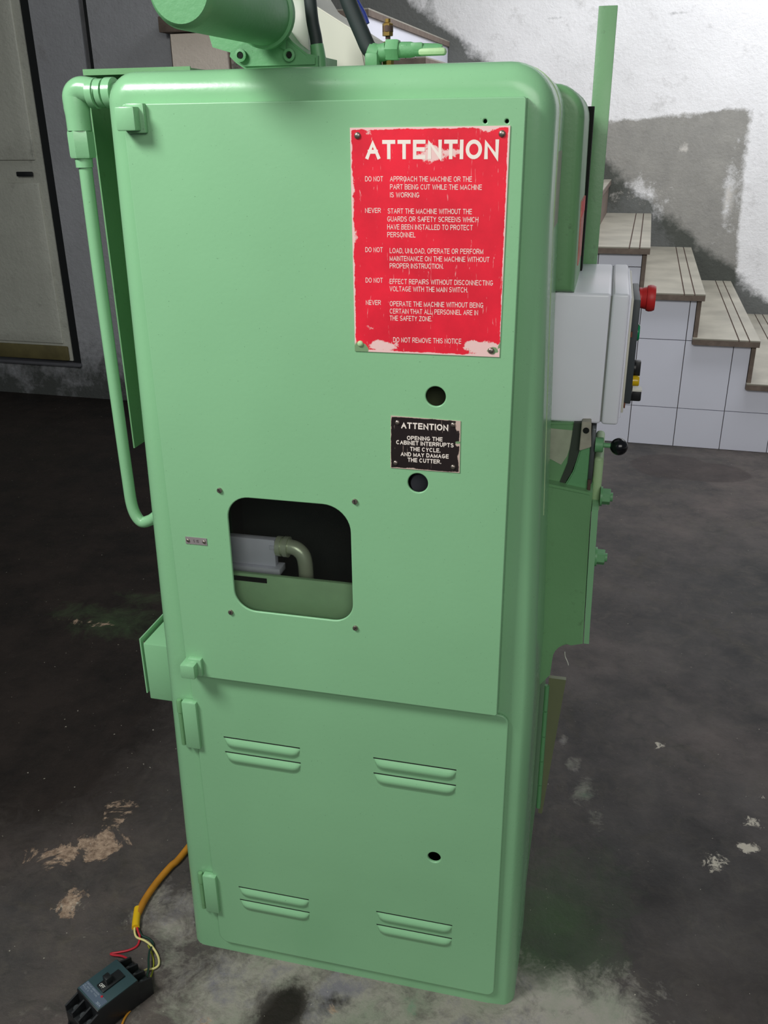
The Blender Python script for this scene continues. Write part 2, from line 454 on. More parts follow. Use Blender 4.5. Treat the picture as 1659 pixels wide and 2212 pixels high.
def fl_spot(c):
    x, y = c.x, c.y
    wh = 0.0
    for (px, py, r, s) in ((1424, 1611, .022, .85), (1628, 1776, .03, .75), (1612, 1830, .035, .75), (1542, 1862, .05, .62), (1640, 1722, .02, .6), (1602, 1722, .03, .5), (150, 1955, .035, .7), (128, 1740, .02, .6), (100, 2150, .012, .8), (1450, 1690, .01, .3)):
        P = un(px, py, 2, 0)
        if abs(x-P.x) < .2 and abs(y-P.y) < .2: wh = max(wh, s*gauss(x, y, P.x, P.y, r, r*.8))
    pk = 0.0
    for (px, py, rx, ry, s) in ((200, 1830, .10, .06, .72), (110, 1850, .08, .06, .62), (260, 1800, .07, .08, .6), (150, 1955, .04, .06, .72), (190, 1345, .16, .03, .55), (240, 1730, .12, .05, .45), (700, 2180, .05, .03, .4), (450, 2200, .06, .03, .5), (520, 1070, .3, .3, 0)):
        P = un(px, py, 2, 0); pk = max(pk, s*gauss(x, y, P.x, P.y, rx, ry))
    wt = 0.0
    P = un(1450, 1008, 2, 0); wt = max(wt, gauss(x, y, P.x, P.y, .22, .20)); P = un(1385, 1000, 2, 0)
    wt = max(wt, gauss(x, y, un(1530, 1020, 2, 0).x, un(1530, 1020, 2, 0).y, .22, .15))
    return (wh, pk, wt)
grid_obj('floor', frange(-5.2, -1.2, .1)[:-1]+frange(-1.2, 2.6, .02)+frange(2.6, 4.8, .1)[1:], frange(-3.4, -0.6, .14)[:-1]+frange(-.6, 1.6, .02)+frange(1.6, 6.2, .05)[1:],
         lambda u, v: (u, v, 0), FLOORM, None, 0, (('stain_shade', fl_stain_shade), ('spot', fl_spot)))['kind'] = 'structure'

# staircase layout (room frame)
ZN = lambda n: 0.1435+0.2077*n
XN = lambda n: 1.795-0.272*n
SY = 3.38
def stair_height_at(x):
    n = math.floor((1.795-x)/0.272)
    return ZN(min(n, 10)) if n >= 0 else 0.0
def wb_stain(c):
    x, z = c.x, c.z
    cem = 0.0
    # grey cement patch, roughly a trapezoid right of the machine
    if 0.2 < x < 1.30 and z < 1.56+0.06*(x-.4):
        lo = 0.85 - 0.75*max(0, (x-0.7)/0.5)
        e = min((x-0.2)/.1, (1.24+0.06*max(0, 1.3-z)-x)/.06+.5, (1.53+0.09*(x-.4)-z)/.05+.5, (z-lo)/.25)
        cem = max(0, min(1, e))*0.85
        cem *= 1.0 - 0.42*gauss(x, z, 0.62, 1.08, .22, .12) - 0.5*gauss(x, z, 1.17, 1.1, .05, .25)
    cem = max(cem, 0.5*gauss(x, z, 1.1, .8, .25, .3))
    hs = stair_height_at(x)
    d = z-hs
    mold_shade = 0.0
    if d > -0.4:
        # slope line along the nosings
        zl = 0.1435+0.2077*((1.795-x)/0.272)
        dd = z-zl
        mold_shade = max(0, min(1, 1.0-dd/0.20))*0.78
        mold_shade += 0.35*gauss(z, 0, hs, 0, .07, 1)
    if x < -0.75: mold_shade = max(mold_shade, 0.5)
    # wavy dark line high up
    zl = 2.12+0.03*math.sin(x*4.1)
    mold_shade = max(mold_shade, 0.42*gauss(z, 0, zl, 0, .018, 1)*(1 if x > -.4 else 0))
    wh = 0.46*gauss(x, z, .62, 1.08, .22, .10) + 0.55*gauss(x, z, 1.17, 1.05, .05, .24) + 1.1*gauss(x, z, .87, 1.36, .015, .05)+1.0*gauss(x, z, .83, 1.37, .012, .03)
    return (cem, min(1, mold_shade), min(1, wh))
o = grid_obj('wall_back', frange(-4.2, 5.0, .04), frange(0, 4.0, .04), lambda u, v: (u, 5.2, v), WALLM, None, -YR, (('stain_shade', wb_stain),))
o['kind'] = 'structure'
def wl_stain_shade(c):
    x, z = c.x, c.z
    mold_shade = 0.75*max(0, min(1, (0.55-z)/0.5)) + 0.25*gauss(x, z, -2.4, 1.0, .3, .5)  # shade at the wall foot is painted in, plus one darker patch
    cem = 0.0
    return (cem, min(1, mold_shade), 0.0)
# wall on the left, in front of the landing: two stretches beside a dark full-height slot, and the pieces round the door
def wall_block(name, x0, x1, z0, z1, y0=3.47, y1=3.60, mat=WALLL, fn=wl_stain_shade, st=.06):
    bm = bmesh.new()
    nx = max(1, int((x1-x0)/st)); nz = max(1, int((z1-z0)/st))
    V = [[bm.verts.new((x0+(x1-x0)*i/nx, y0, z0+(z1-z0)*j/nz)) for j in range(nz+1)] for i in range(nx+1)]
    for i in range(nx):
        for j in range(nz): bm.faces.new((V[i][j], V[i+1][j], V[i+1][j+1], V[i][j+1]))
    B = {}
    for k, (i, j) in enumerate(((0, 0), (nx, 0), (nx, nz), (0, nz))):
        B[k] = bm.verts.new((V[i][j].co.x, y1, V[i][j].co.z))
    bm.faces.new((B[3], B[2], B[1], B[0]))
    bm.faces.new([V[i][0] for i in range(nx, -1, -1)]+[B[0], B[1]])
    bm.faces.new([V[i][nz] for i in range(nx+1)]+[B[2], B[3]])
    bm.faces.new([V[0][j] for j in range(nz+1)]+[B[3], B[0]])
    bm.faces.new([V[nx][j] for j in range(nz, -1, -1)]+[B[1], B[2]])
    o = link_mesh(name, bm, mat, None, None, -YR)
    put_attr(o.data, 'stain_shade', fn); return o
tag(wall_block('wall_left', -2.535, -2.245, 0.0, 3.4), kind='structure')
tag(wall_block('wall_left', -2.195, -1.735, 0.0, 3.4), kind='structure')
tag(wall_block('wall_left', -4.6, -2.535, 0.0, 0.205), kind='structure')
tag(wall_block('wall_left', -4.6, -3.70, 0.205, 3.4), kind='structure')
tag(box('trim_1', -2.245, -2.195, 3.52, 3.60, 0, 3.4, DOORFR, None, 0, rotz=-YR), kind='structure')
# old door leaf with dark gap
door = empty('door_1', (0, 0, 0), -YR); door['kind'] = 'structure'
bm = bmesh.new(); bx(bm, -3.70, -2.595, 3.475, 3.50, 0.225, 3.3)
dl = link_mesh('door_leaf', bm, DOORM, door)
bm = bmesh.new(); bx(bm, -3.62, -2.64, 3.462, 3.476, 1.36, 3.2, .004); 
put = link_mesh('door_panel', bm, DOORM, door, 35)
bm = bmesh.new(); bx(bm, -3.62, -2.64, 3.462, 3.476, 0.33, 1.24, .004); link_mesh('door_panel', bm, DOORM, door, 35)
for oo in [dl]+[c for c in COL.objects if c.name.startswith('door_panel')]:
    bmm = bmesh.new(); bmm.from_mesh(oo.data); bmesh.ops.subdivide_edges(bmm, edges=bmm.edges, cuts=14, use_grid_fill=True); bmm.to_mesh(oo.data); bmm.free()
    put_attr(oo.data, 'stain_shade', lambda c: (0.0, 0.55*gauss(c.x, c.z, -2.66, 1.35, .05, .28)+.35*gauss(c.x, c.z, -2.8, .5, .3, .2), 0.0))
box('door_frame', -2.60, -2.535, 3.485, 3.60, 0.205, 3.4, DOORFR, door)
box('bottom_rail', -3.70, -2.61, 3.452, 3.474, 0.228, 0.315, DOORMO, door, .008)
box('door_sill', -3.70, -2.53, 3.44, 3.60, 0.196, 0.212, SILLM, door, .003)
box('latch', -2.76, -2.66, 3.445, 3.462, 1.275, 1.30, DOORFR, door, .004)

# unseen side walls; left wall and partial roof added to keep ambient light out
tag(box('unseen_wall_right', 4.8, 4.9, -3.4, 5.4, 0, 1.0, WALLM, None, 0), kind='structure')
tag(box('ceiling_blocker', -5.2, -0.6, 0.3, 6.0, 3.4, 3.5, WALLL, None, 0), kind='structure')
tag(box('wall_side_blocker', -5.2, -5.1, -3.4, 6.0, 0, 3.4, WALLL, None, 0), kind='structure')

# ------------------------------------------------------------------ staircase
stair = empty('staircase', (0, 0, 0), -YR)
tag(stair, 'staircase along the back wall with grooved grey stone treads and white tiled side', 'staircase')
WY = 5.195
bm = bmesh.new()
for n in range(0, 10):                                     # masonry core under each step
    x1 = XN(n)-0.031; x0 = XN(n+1)-0.031
    bx(bm, x0, x1, SY+0.012, WY, 0.0, ZN(n)-0.032)
bx(bm, -1.72, XN(10)-.035, SY+0.05, WY, 0.0, 1.93)
link_mesh('stair_core', bm, GROUT, stair)
for n in range(0, 10):
    z = ZN(n); xe = XN(n); xb = XN(n+1)-0.033
    bm = bmesh.new()
    bx(bm, xb, xe, SY-0.03, WY, z-0.032, z-0.006, 0, mi=1)
    gs = [xe-0.096, xe-0.049]
    for (a, b) in ((xb, gs[0]-.003), (gs[0]+.003, gs[1]-.003), (gs[1]+.003, xe)):
        bx(bm, a, b, SY-0.03, WY, z-0.006, z, 0, mi=0)
    for gx in gs: bx(bm, gx-.003, gx+.003, SY-0.03, WY, z-0.0062, z-0.0035, mi=2)
    link_mesh('tread', bm, [TREADM, TREADE, GROOVE], stair)
for n in range(0, 10):
    z1 = ZN(n)-0.032; z0 = ZN(n-1) if n > 0 else 0
    x = XN(n)-0.031
    box('riser', x, x+0.019, SY-0.012, WY, z0, z1, TREADE if n < 8 else TILEM, stair)
# side tiles: grid of 0.2225 m by 0.34 m cut to the steps
cols = [0.694-0.2225*8+0.2225*i for i in range(0, 14)]
rows = [0.0, 0.20, 0.54, 0.88, 1.22, 1.56, 1.90, 2.24]
G = 0.0018
for i in range(len(cols)-1):
    for j in range(len(rows)-1):
        cx0, cx1 = cols[i]+G, cols[i+1]-G; cz0, cz1 = rows[j]+G, rows[j+1]-G
        bm = bmesh.new(); k = 0
        for n in range(0, 10):
            a = max(cx0, XN(n+1)-0.034); b = min(cx1, XN(n)-0.034); t = min(cz1, ZN(n)-0.034)
            if b-a > .003 and t-cz0 > .006:
                bx(bm, a, b, SY, SY+0.012, cz0, t); k += 1
        if k and cols[i+1] > -0.72: link_mesh('tile', bm, TILEM, stair)
        else: bm.free()
# landing side left of the flight
lp = box('landing_panel', -1.70, -1.40, SY+0.02, SY+0.05, 1.0, 1.945, PANELM, stair); put_attr(lp.data, 'stain_shade', lambda c: (0, 0.2, 0))
lp = box('landing_panel', -1.385, -0.70, SY+0.03, SY+0.05, 1.0, 1.94, PANELM, stair); put_attr(lp.data, 'stain_shade', lambda c: (0.6, 0.55, 0))
box('landing_slab', -1.74, -0.90, SY-0.02, WY, 1.95, 2.02, TREADE, stair, .004)

# ------------------------------------------------------------------ the machine
MC = empty('gear_cutting_machine', (0.26, 0.3, 0))
MC.location = (0, 0, 0)
tag(MC, 'tall green painted machine cabinet with red warning plate, louvred lower door and side control box', 'machine')

# front housing: outline extruded, front edge rounded, big opening behind the doors
def tap(x, z):
    # the housing widens slightly towards the floor
    if x < 0.25: return x - (0.030*(1-z/1.573) if x < 0.0 else 0)
    return x + (0.020*max(0, min(1, (1.36-z)/0.65)) if x > 0.53 else 0)
bm = bmesh.new()
out = rrect(-0.041, 0.5535, 0.0, 1.573, (0, 0, 0.058, 0.040), 10)
out = [(x, z) for x, z in out]
# extra stations along the long sides
def dens(pts, step=0.12):
    r = []
    for i, p in enumerate(pts):
        q = pts[(i+1) % len(pts)]; r.append(p)
        L = math.hypot(q[0]-p[0], q[1]-p[1]); k = int(L/step)
        for t in range(1, k+1): r.append((p[0]+(q[0]-p[0])*t/(k+1), p[1]+(q[1]-p[1])*t/(k+1)))
    return r
out = dens(out)
RB = 0.030
def inset_pt(i, d):
    # offset the outline inwards by d using averaged normals
    n = len(out); p = Vector(out[i]).to_3d(); a = Vector(out[i-1]).to_3d(); b = Vector(out[(i+1) % n]).to_3d()
    u = (p-a).normalized(); w = (b-p).normalized(); t = (u+w).normalized()
    nrm = Vector((-t.y, t.x, 0)); q = p+nrm*d/max(0.5, t.dot(w))
    return (q.x, q.y)
rings = []
for (d, y) in [(RB*(1-math.cos(math.radians(a))), RB*(1-math.sin(math.radians(a)))) for a in (90, 75, 60, 45, 30, 15, 0)]+[(0, 0.2)]:
    pass
prof = [(RB*(1-math.sin(math.radians(a))), RB*(1-math.cos(math.radians(a)))) for a in (0, 12, 25, 38, 50, 63, 76, 90)]
# prof: (inset, depth): a=0 -> inset RB at y=0 ; a=90 -> inset 0 at y=RB
for d, y in prof+[(0, 0.205)]:
    ring = []
    for i in range(len(out)):
        x, z = inset_pt(i, d)
        if out[i][1] < 0.02: z = out[i][1]
        z = max(z, 0.0)
        ring.append(bm.verts.new((tap(x, z), y, z)))
    rings.append(ring)
N = len(out)
for A, B in zip(rings, rings[1:]):
    for i in range(N):
        j = (i+1) % N
        try: bm.faces.new((A[j], A[i], B[i], B[j]))
        except Exception: pass
inner = [bm.verts.new((min(max(v.co.x, .03), .495), 0.0, min(max(v.co.z, .04), 1.50))) for v in rings[0]]
for i in range(N):
    j = (i+1) % N
    if (inner[i].co-inner[j].co).length < 1e-6: 
        try: bm.faces.new((rings[0][i], rings[0][j], inner[i]))
        except Exception: pass
    else: bm.faces.new((rings[0][i], rings[0][j], inner[j], inner[i]))
bmesh.ops.remove_doubles(bm, verts=bm.verts, dist=1e-5)
bmesh.ops.recalc_face_normals(bm, faces=bm.faces)
hs = link_mesh('front_housing', bm, GREEN, MC, 40)
# inside lining (open to the front), split by a shelf
def lining(name, z0, z1, y1, mat):
    bm = bmesh.new()
    x0, x1 = .03, .495
    c = [(x0, z0), (x1, z0), (x1, z1), (x0, z1)]
    F_ = [bm.verts.new((x, 0.0, z)) for x, z in c]; B_ = [bm.verts.new((x, y1, z)) for x, z in c]
    bm.faces.new(B_)
    for i in range(4):
        j = (i+1) % 4; bm.faces.new((F_[i], F_[j], B_[j], B_[i]))
    return link_mesh(name, bm, mat, MC)
lining('cabinet_lining', 0.66, 1.50, 0.19, DARKIN)
lining('cabinet_lining', 0.04, 0.64, 0.19, DARKIN)
box('front_crossbar', .03, .495, 0.0, 0.19, 0.64, 0.66, GREEN, MC)
# interior seen through the pane
bm = bmesh.new(); bx(bm, .032, .493, .014, .022, .68, .845, .001); link_mesh('splash_tray', bm, GREEN_IN, MC, 35)
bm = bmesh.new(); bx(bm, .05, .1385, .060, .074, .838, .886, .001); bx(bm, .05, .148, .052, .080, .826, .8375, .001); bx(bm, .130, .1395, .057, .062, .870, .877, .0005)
link_mesh('reflection_block', bm, GREYBLK, MC, 35)  # block stands in for a bright reflection in the pane
box('slot_bracket', .06, .140, .0125, .0145, .832, .840, HOLE, MC)
bm = bmesh.new(); tube(bm, [(.148, .07, .872), (.160, .07, .873), (.176, .07, .868), (.186, .07, .850), (.187, .07, .80)], .0125, 16)
lathe(bm, [(.017, 0), (.017, .008), (.014, .008), (.014, .012), (.0175, .012), (.0175, .02)], (.140, .07, .872), (1, 0, 0), 16)
link_mesh('coolant_elbow', bm, CASTG, MC, 40)
box('inner_bracket', .395, .46, .030, .034, 1.10, 1.20, plain('dark_olive_bracket', (84, 92, 66), .5), MC, .001)
bm = bmesh.new(); lathe(bm, [(0, 0), (.0145, 0), (.016, .002), (.016, .03)], (.392, .006, 1.0265), (0, 1, 0), 32)
link_mesh('grey_knob', bm, plain('dark_grey_knob', (74, 76, 84), .5), MC, 40)

# upper door
UD = front_plate('upper_door', rrect(0.0, 0.5205, 0.6605, 1.5330, .004, 3),
    [list(reversed(rrect(.0985, .2925, .7985, .9935, (.034, .032, .042, .036), 10))),
     list(reversed(circ(.4175, 1.1665, .0138))), list(reversed(circ(.3935, 1.0388, .0145))),
     list(reversed(circ(.473, 1.5068, .0024, 12))), list(reversed(circ(.4988, 1.5065, .0024, 12)))],
    -0.022, -0.0175, .0016, GREEN_DOOR, MC)
bm = bmesh.new()                                            # folded return edges of the door
bx(bm, 0.0, .0045, -.019, -.0005, .662, 1.5315); bx(bm, .516, .5205, -.019, -.0005, .662, 1.5315)
bx(bm, 0.0045, .516, -.019, -.0005, 1.5285, 1.533); bx(bm, .0045, .516, -.019, -.0005, .6605, .665)
link_mesh('door_return', bm, GREEN_DOOR, UD)
# pane behind the cut-out
g = NT('thin_pane'); t = g.t
gl = t.nodes.new('ShaderNodeBsdfGlossy'); gl.inputs['Roughness'].default_value = .06
tr = t.nodes.new('ShaderNodeBsdfTransparent'); tr.inputs[0].default_value = (.96, .98, .97, 1)
fr = t.nodes.new('ShaderNodeFresnel'); fr.inputs[0].default_value = 1.45
mx = t.nodes.new('ShaderNodeMixShader'); t.links.new(fr.outputs[0], mx.inputs[0]); t.links.new(tr.outputs[0], mx.inputs[1]); t.links.new(gl.outputs[0], mx.inputs[2])
t.links.new(mx.outputs[0], t.nodes['Material Output'].inputs['Surface'])
PANE = g.m
pn = box('window_pane', .085, .306, -.0172, -.0152, .785, 1.008, PANE, UD)
pn['label'] = 'clear pane behind the rounded cut-out'
def screw(name, x, z, y, r, mat, parent, slot=True, dome=True, ang=1.2):
    bm = bmesh.new()
    if dome: pr = [(r, 0), (r*.96, r*.25), (r*.75, r*.5), (r*.4, r*.64), (0, r*.68)]
    else: pr = [(r, 0), (r, r*.5), (r*.85, r*.7), (0, r*.7)]
    lathe(bm, pr, (x, y, z), (0, -1, 0), 16)
    if slot:
        M = Matrix.Translation((x, y-r*.68, z)) @ Matrix.Rotation(ang, 4, 'Y')
        bx(bm, -r*.85, r*.85, -.0004, .0004, -r*.12, r*.12, 0, 2, 1, M)
    return link_mesh(name, bm, [mat, HOLE], parent, 50)
for i, (x, z) in enumerate(((.0895, 1.0025), (.3006, 1.0028), (.0897, .7926), (.2961, .7903))):
    screw('pane_screw', x, z, -.022, .0042, RIVET, UD, True, False, 0.9+i*.5)
# door pivot blocks
for (x0, x1, z0, z1) in ((.0015, .0285, 1.501, 1.5295), (.0, .0253, .669, .6945)):
    bm = bmesh.new(); bx(bm, x0, x1, -.045, -.020, z0, z1, .0022, 2)
    bx(bm, x0+.007, x1+.006, -.030, -.020, z0-.003, z1+.004, .002, 2)
    link_mesh('pivot_block', bm, GREEN, UD, 35)

# lower door
LO = rrect(-.004, .5375, .028, .652, (.02, .016, .016, .01), 6)
LD = front_plate('lower_door', LO, [list(reversed(circ(.4223, .3378, .0112, 24)))], -.0065, -.0005, .002, GREEN_DOOR, MC)
def louvre(x0, x1, zt):
    bm = bmesh.new(); n = 28; L = x1-x0; prot = .0058; h = .027
    yb = -.0062; rows_ = 7
    cols_ = []
    for i in range(n+1):
        u = i/n; e = min(u, 1-u)*L; s = min(1.0, e/.018); s = math.sqrt(max(0, 1-(1-s)**2))
        col = []
        for k in range(rows_+1):
            v = k/rows_
            yy = yb - prot*s*(max(0, math.sin(math.pi*v**0.75))**1.9)
            col.append(bm.verts.new((x0+u*L, yy, zt-.0012-v*h*(0.35+0.65*s))))
        cols_.append(col)
    for i in range(n):
        for k in range(rows_):
            bm.faces.new((cols_[i][k], cols_[i][k+1], cols_[i+1][k+1], cols_[i+1][k]))
    # dark slot: back strip just above the lip and the opening behind it
    vs = [bm.verts.new((x0-.002, yb-.0006, zt+.0006)), bm.verts.new((x0-.002, yb-.0006, zt-.0016)), bm.verts.new((x1, yb-.0006, zt-.0016)), bm.verts.new((x1, yb-.0006, zt+.0006))]
    f = bm.faces.new(vs); f.material_index = 1
    return link_mesh('louvre', bm, [GREEN_DOOR, HOLE], LD, 60)
for zt in (.5305, .499, .1835, .1515):
    for (x0, x1) in ((.0495, .187), (.3185, .457)):
        louvre(x0, x1, zt+(.003 if x0 > .3 else 0))
for (z0, z1) in ((.5, .597), (.1095, .2015)):
    bm = bmesh.new()
    bx(bm, -.023, .0045, -.0145, -.0005, z0, z1, .0028, 2)
    hl = link_mesh('hinge', bm, GREEN, LD, 35)
    bm = bmesh.new(); zz = z0+.002
    lathe(bm, [(0, 0), (.0042, 0), (.0042, (z1-z0)*.70), (.0052, (z1-z0)*.71), (.0052, (z1-z0)*.93), (.004, (z1-z0)*.97), (0, z1-z0-.002)], (-.0295, -.007, zz), (0, 0, 1), 16)
    link_mesh('hinge_pin', bm, GREEN_OLD, hl, 40)

# ---- plates with lettering
def plate_obj(name, quad, yb, yf, mat, wearfn, nx=60, nz=80):
    """quad = bl, br, tr, tl in x,z"""
    bm = bmesh.new()
    def P(u, v):
        a = [quad[0][k]*(1-u)+quad[1][k]*u for k in (0, 1)]; b = [quad[3][k]*(1-u)+quad[2][k]*u for k in (0, 1)]
        return (a[0]*(1-v)+b[0]*v, a[1]*(1-v)+b[1]*v)
    V = [[bm.verts.new((P(i/nx, j/nz)[0], yf, P(i/nx, j/nz)[1])) for j in range(nz+1)] for i in range(nx+1)]
    for i in range(nx):
        for j in range(nz): bm.faces.new((V[i][j], V[i+1][j], V[i+1][j+1], V[i][j+1]))
    c = [V[0][0], V[nx][0], V[nx][nz], V[0][nz]]; B = [bm.verts.new((v.co.x, yb, v.co.z)) for v in c]
    bm.faces.new((B[3], B[2], B[1], B[0]))
    bm.faces.new([V[i][0] for i in range(nx, -1, -1)]+[B[0], B[1]])
    bm.faces.new([V[i][nz] for i in range(nx+1)]+[B[2], B[3]])
    bm.faces.new([V[0][j] for j in range(nz+1)]+[B[3], B[0]])
    bm.faces.new([V[nx][j] for j in range(nz, -1, -1)]+[B[1], B[2]])
    o = link_mesh(name, bm, mat, MC)
    put_attr(o.data, 'wear', wearfn); return o
def clampf(v): return max(0.0, min(1.0, v))
X0, X1, Z0, Z1 = .3062, .5025, 1.2245, 1.5015
def red_wear(c):
    u = (c.x-X0)/(X1-X0); v = (c.z-Z0)/(Z1-Z0)
    w = 0.10
    for (cu, cv, ru, rv, s) in ((.53, .89, .13, .055, .66), (.44, .885, .09, .04, .56), (.64, .90, .13, .03, .56), (.30, .97, .1, .02, .4), (.60, .57, .08, .02, .34), (.15, .45, .08, .12, .36), (.2, .30, .1, .1, .34), (.93, .03, .16, .05, 1.0), (.84, .045, .12, .035, .8), (.20, .03, .14, .035, .85), (.10, .12, .06, .02, .55), (.0, .72, .035, .10, .7), (.02, .55, .04, .12, .5), (.12, .98, .05, .03, .55), (.86, .99, .1, .02, .7), (.78, .25, .02, .03, .45), (.43, .60, .03, .03, .4), (1.0, .6, .02, .10, .5)):
        w = max(w, s*gauss(u, v, cu, cv, ru, rv))
    e = min(u*.7, 1-u, v, 1-v)
    w = max(w, .85-e*60*.8)
    g_ = max(1.0*gauss(u, v, .04, .0, .07, .055), .9*gauss(u, v, .95, .03, .05, .025), .8*gauss(u, v, 1.0, .055, .03, .02))
    return (w, g_, 0)
RP = plate_obj('warning_plate', ((X0, 1.2240), (.5015, 1.2247), (.5032, 1.5018), (.3065, 1.5015)), -.0222, -.0234, SIGNRED, red_wear)
RP['label'] = 'large scuffed red ATTENTION plate with white lettering'
BX0, BX1, BZ0, BZ1 = .3545, .4526, 1.0594, 1.1355
def blk_wear(c):
    u = (c.x-BX0)/(BX1-BX0); v = (c.z-BZ0)/(BZ1-BZ0)
    w = 0.12
    for (cu, cv, ru, rv, s) in ((.97, .9, .05, .14, .95), (.97, .55, .035, .05, .9), (.98, .3, .03, .12, .6), (.04, .8, .03, .03, .5), (.3, .02, .3, .03, .5), (.9, .1, .06, .05, .5)):
        w = max(w, s*gauss(u, v, cu, cv, ru, rv))
    e = min(u, 1-u, v, 1-v)
    w = max(w, .8-e*30)
    return (w, .8*gauss(u, v, .97, .58, .05, .03), 0)
BP = plate_obj('small_warning_plate', ((.3543, 1.0594), (.4528, 1.0594), (.4526, 1.1345), (.3553, 1.1362)), -.0222, -.0232, SIGNBLK, blk_wear, 50, 40)
BP['label'] = 'small scratched black ATTENTION plate with white lettering'
for (x, z) in ((.3161, 1.4925), (.4939, 1.493), (.314, 1.2345), (.4903, 1.2328)): screw('rivet', x, z, -.0234, .0042, RIVET if x > .4 or z > 1.3 else GREEN_PALE, RP, False)
for (x, z) in ((.3647, 1.127), (.4423, 1.1287), (.3617, 1.0676), (.4436, 1.0676)): screw('rivet', x, z, -.0232, .0034, RIVET, BP, False)

def _arc(cx, cy, rx, ry, a0, a1, n=10):
    return [(cx+rx*math.cos(math.radians(a0+(a1-a0)*k/n)), cy+ry*math.sin(math.radians(a0+(a1-a0)*k/n))) for k in range(n+1)]
# plain grotesque capitals: width, strokes in a box 0..1 by 0..1
GLY = {
 'A': (.68, [[(0, 0), (.5, 1), (1, 0)], [(.2, .36), (.8, .36)]]),
 'B': (.62, [[(0, 0), (0, 1), (.55, 1)]+_arc(.6, .76, .32, .24, 90, -90)+[(0, .52)], [(.6, .52)]+_arc(.64, .26, .36, .26, 90, -90)+[(0, 0)]]),
 'C': (.68, [_arc(.5, .5, .5, .5, 42, 318, 18)]),
 'D': (.64, [[(0, 0), (0, 1), (.45, 1)]+_arc(.45, .5, .55, .5, 90, -90, 12)+[(0, 0)]]),
 'E': (.54, [[(1, 1), (0, 1), (0, 0), (1, 0)], [(0, .52), (.92, .52)]]),
 'F': (.50, [[(1, 1), (0, 1), (0, 0)], [(0, .5), (.85, .5)]]),
 'G': (.70, [_arc(.5, .5, .5, .5, 42, 345, 18)+[(1, .42), (.55, .42)]]),
 'H': (.62, [[(0, 0), (0, 1)], [(1, 0), (1, 1)], [(0, .52), (1, .52)]]),
 'I': (.0, [[(.5, 0), (.5, 1)]]),
 'K': (.62, [[(0, 0), (0, 1)], [(.95, 1), (0, .38)], [(.34, .60), (1, 0)]]),
 'L': (.50, [[(0, 1), (0, 0), (1, 0)]]),
 'M': (.76, [[(0, 0), (0, 1), (.5, .08), (1, 1), (1, 0)]]),
 'N': (.62, [[(0, 0), (0, 1), (1, 0), (1, 1)]]),
 'O': (.74, [_arc(.5, .5, .5, .5, 0, 360, 22)]),
 'P': (.60, [[(0, 0), (0, 1), (.62, 1)]+_arc(.66, .74, .34, .26, 90, -90)+[(0, .48)]]),
 'R': (.64, [[(0, 0), (0, 1), (.6, 1)]+_arc(.64, .75, .33, .25, 90, -90)+[(0, .5)], [(.5, .5), (1, 0)]]),
 'S': (.60, [_arc(.5, .755, .46, .245, 25, 250, 12)+_arc(.5, .255, .5, .255, 75, -160, 12)]),
 'T': (.58, [[(0, 1), (1, 1)], [(.5, 1), (.5, 0)]]),
 'U': (.62, [[(0, 1), (0, .4)]+_arc(.5, .38, .5, .38, 180, 360, 12)+[(1, 1)]]),
 'V': (.64, [[(0, 1), (.5, 0), (1, 1)]]),
 'W': (.98, [[(0, 1), (.25, 0), (.5, 1), (.75, 0), (1, 1)]]),
 'X': (.60, [[(0, 0), (1, 1)], [(0, 1), (1, 0)]]),
 'Y': (.62, [[(0, 1), (.5, .45), (1, 1)], [(.5, .45), (.5, 0)]]),
 'Z': (.58, [[(0, 1), (1, 1), (0, 0), (1, 0)]]),
 '0': (.52, [_arc(.5, .5, .5, .5, 0, 360, 20)]),
 '1': (.26, [[(0, .76), (1, 1), (1, 0)]]),
 '3': (.50, [_arc(.5, .76, .46, .24, 150, -80, 10)+_arc(.5, .26, .5, .26, 80, -150, 10)]),
 '5': (.50, [[(.95, 1), (.12, 1), (.04, .52)]+_arc(.48, .32, .52, .32, 130, -150, 12)]),
 '8': (.50, [_arc(.5, .76, .42, .24, 0, 360, 16), _arc(.5, .26, .5, .26, 0, 360, 16)]),
 '.': (.0, [[(.5, 0), (.5, .04)]]), ',': (.0, [[(.5, .04), (.5, -.12)]]),
}
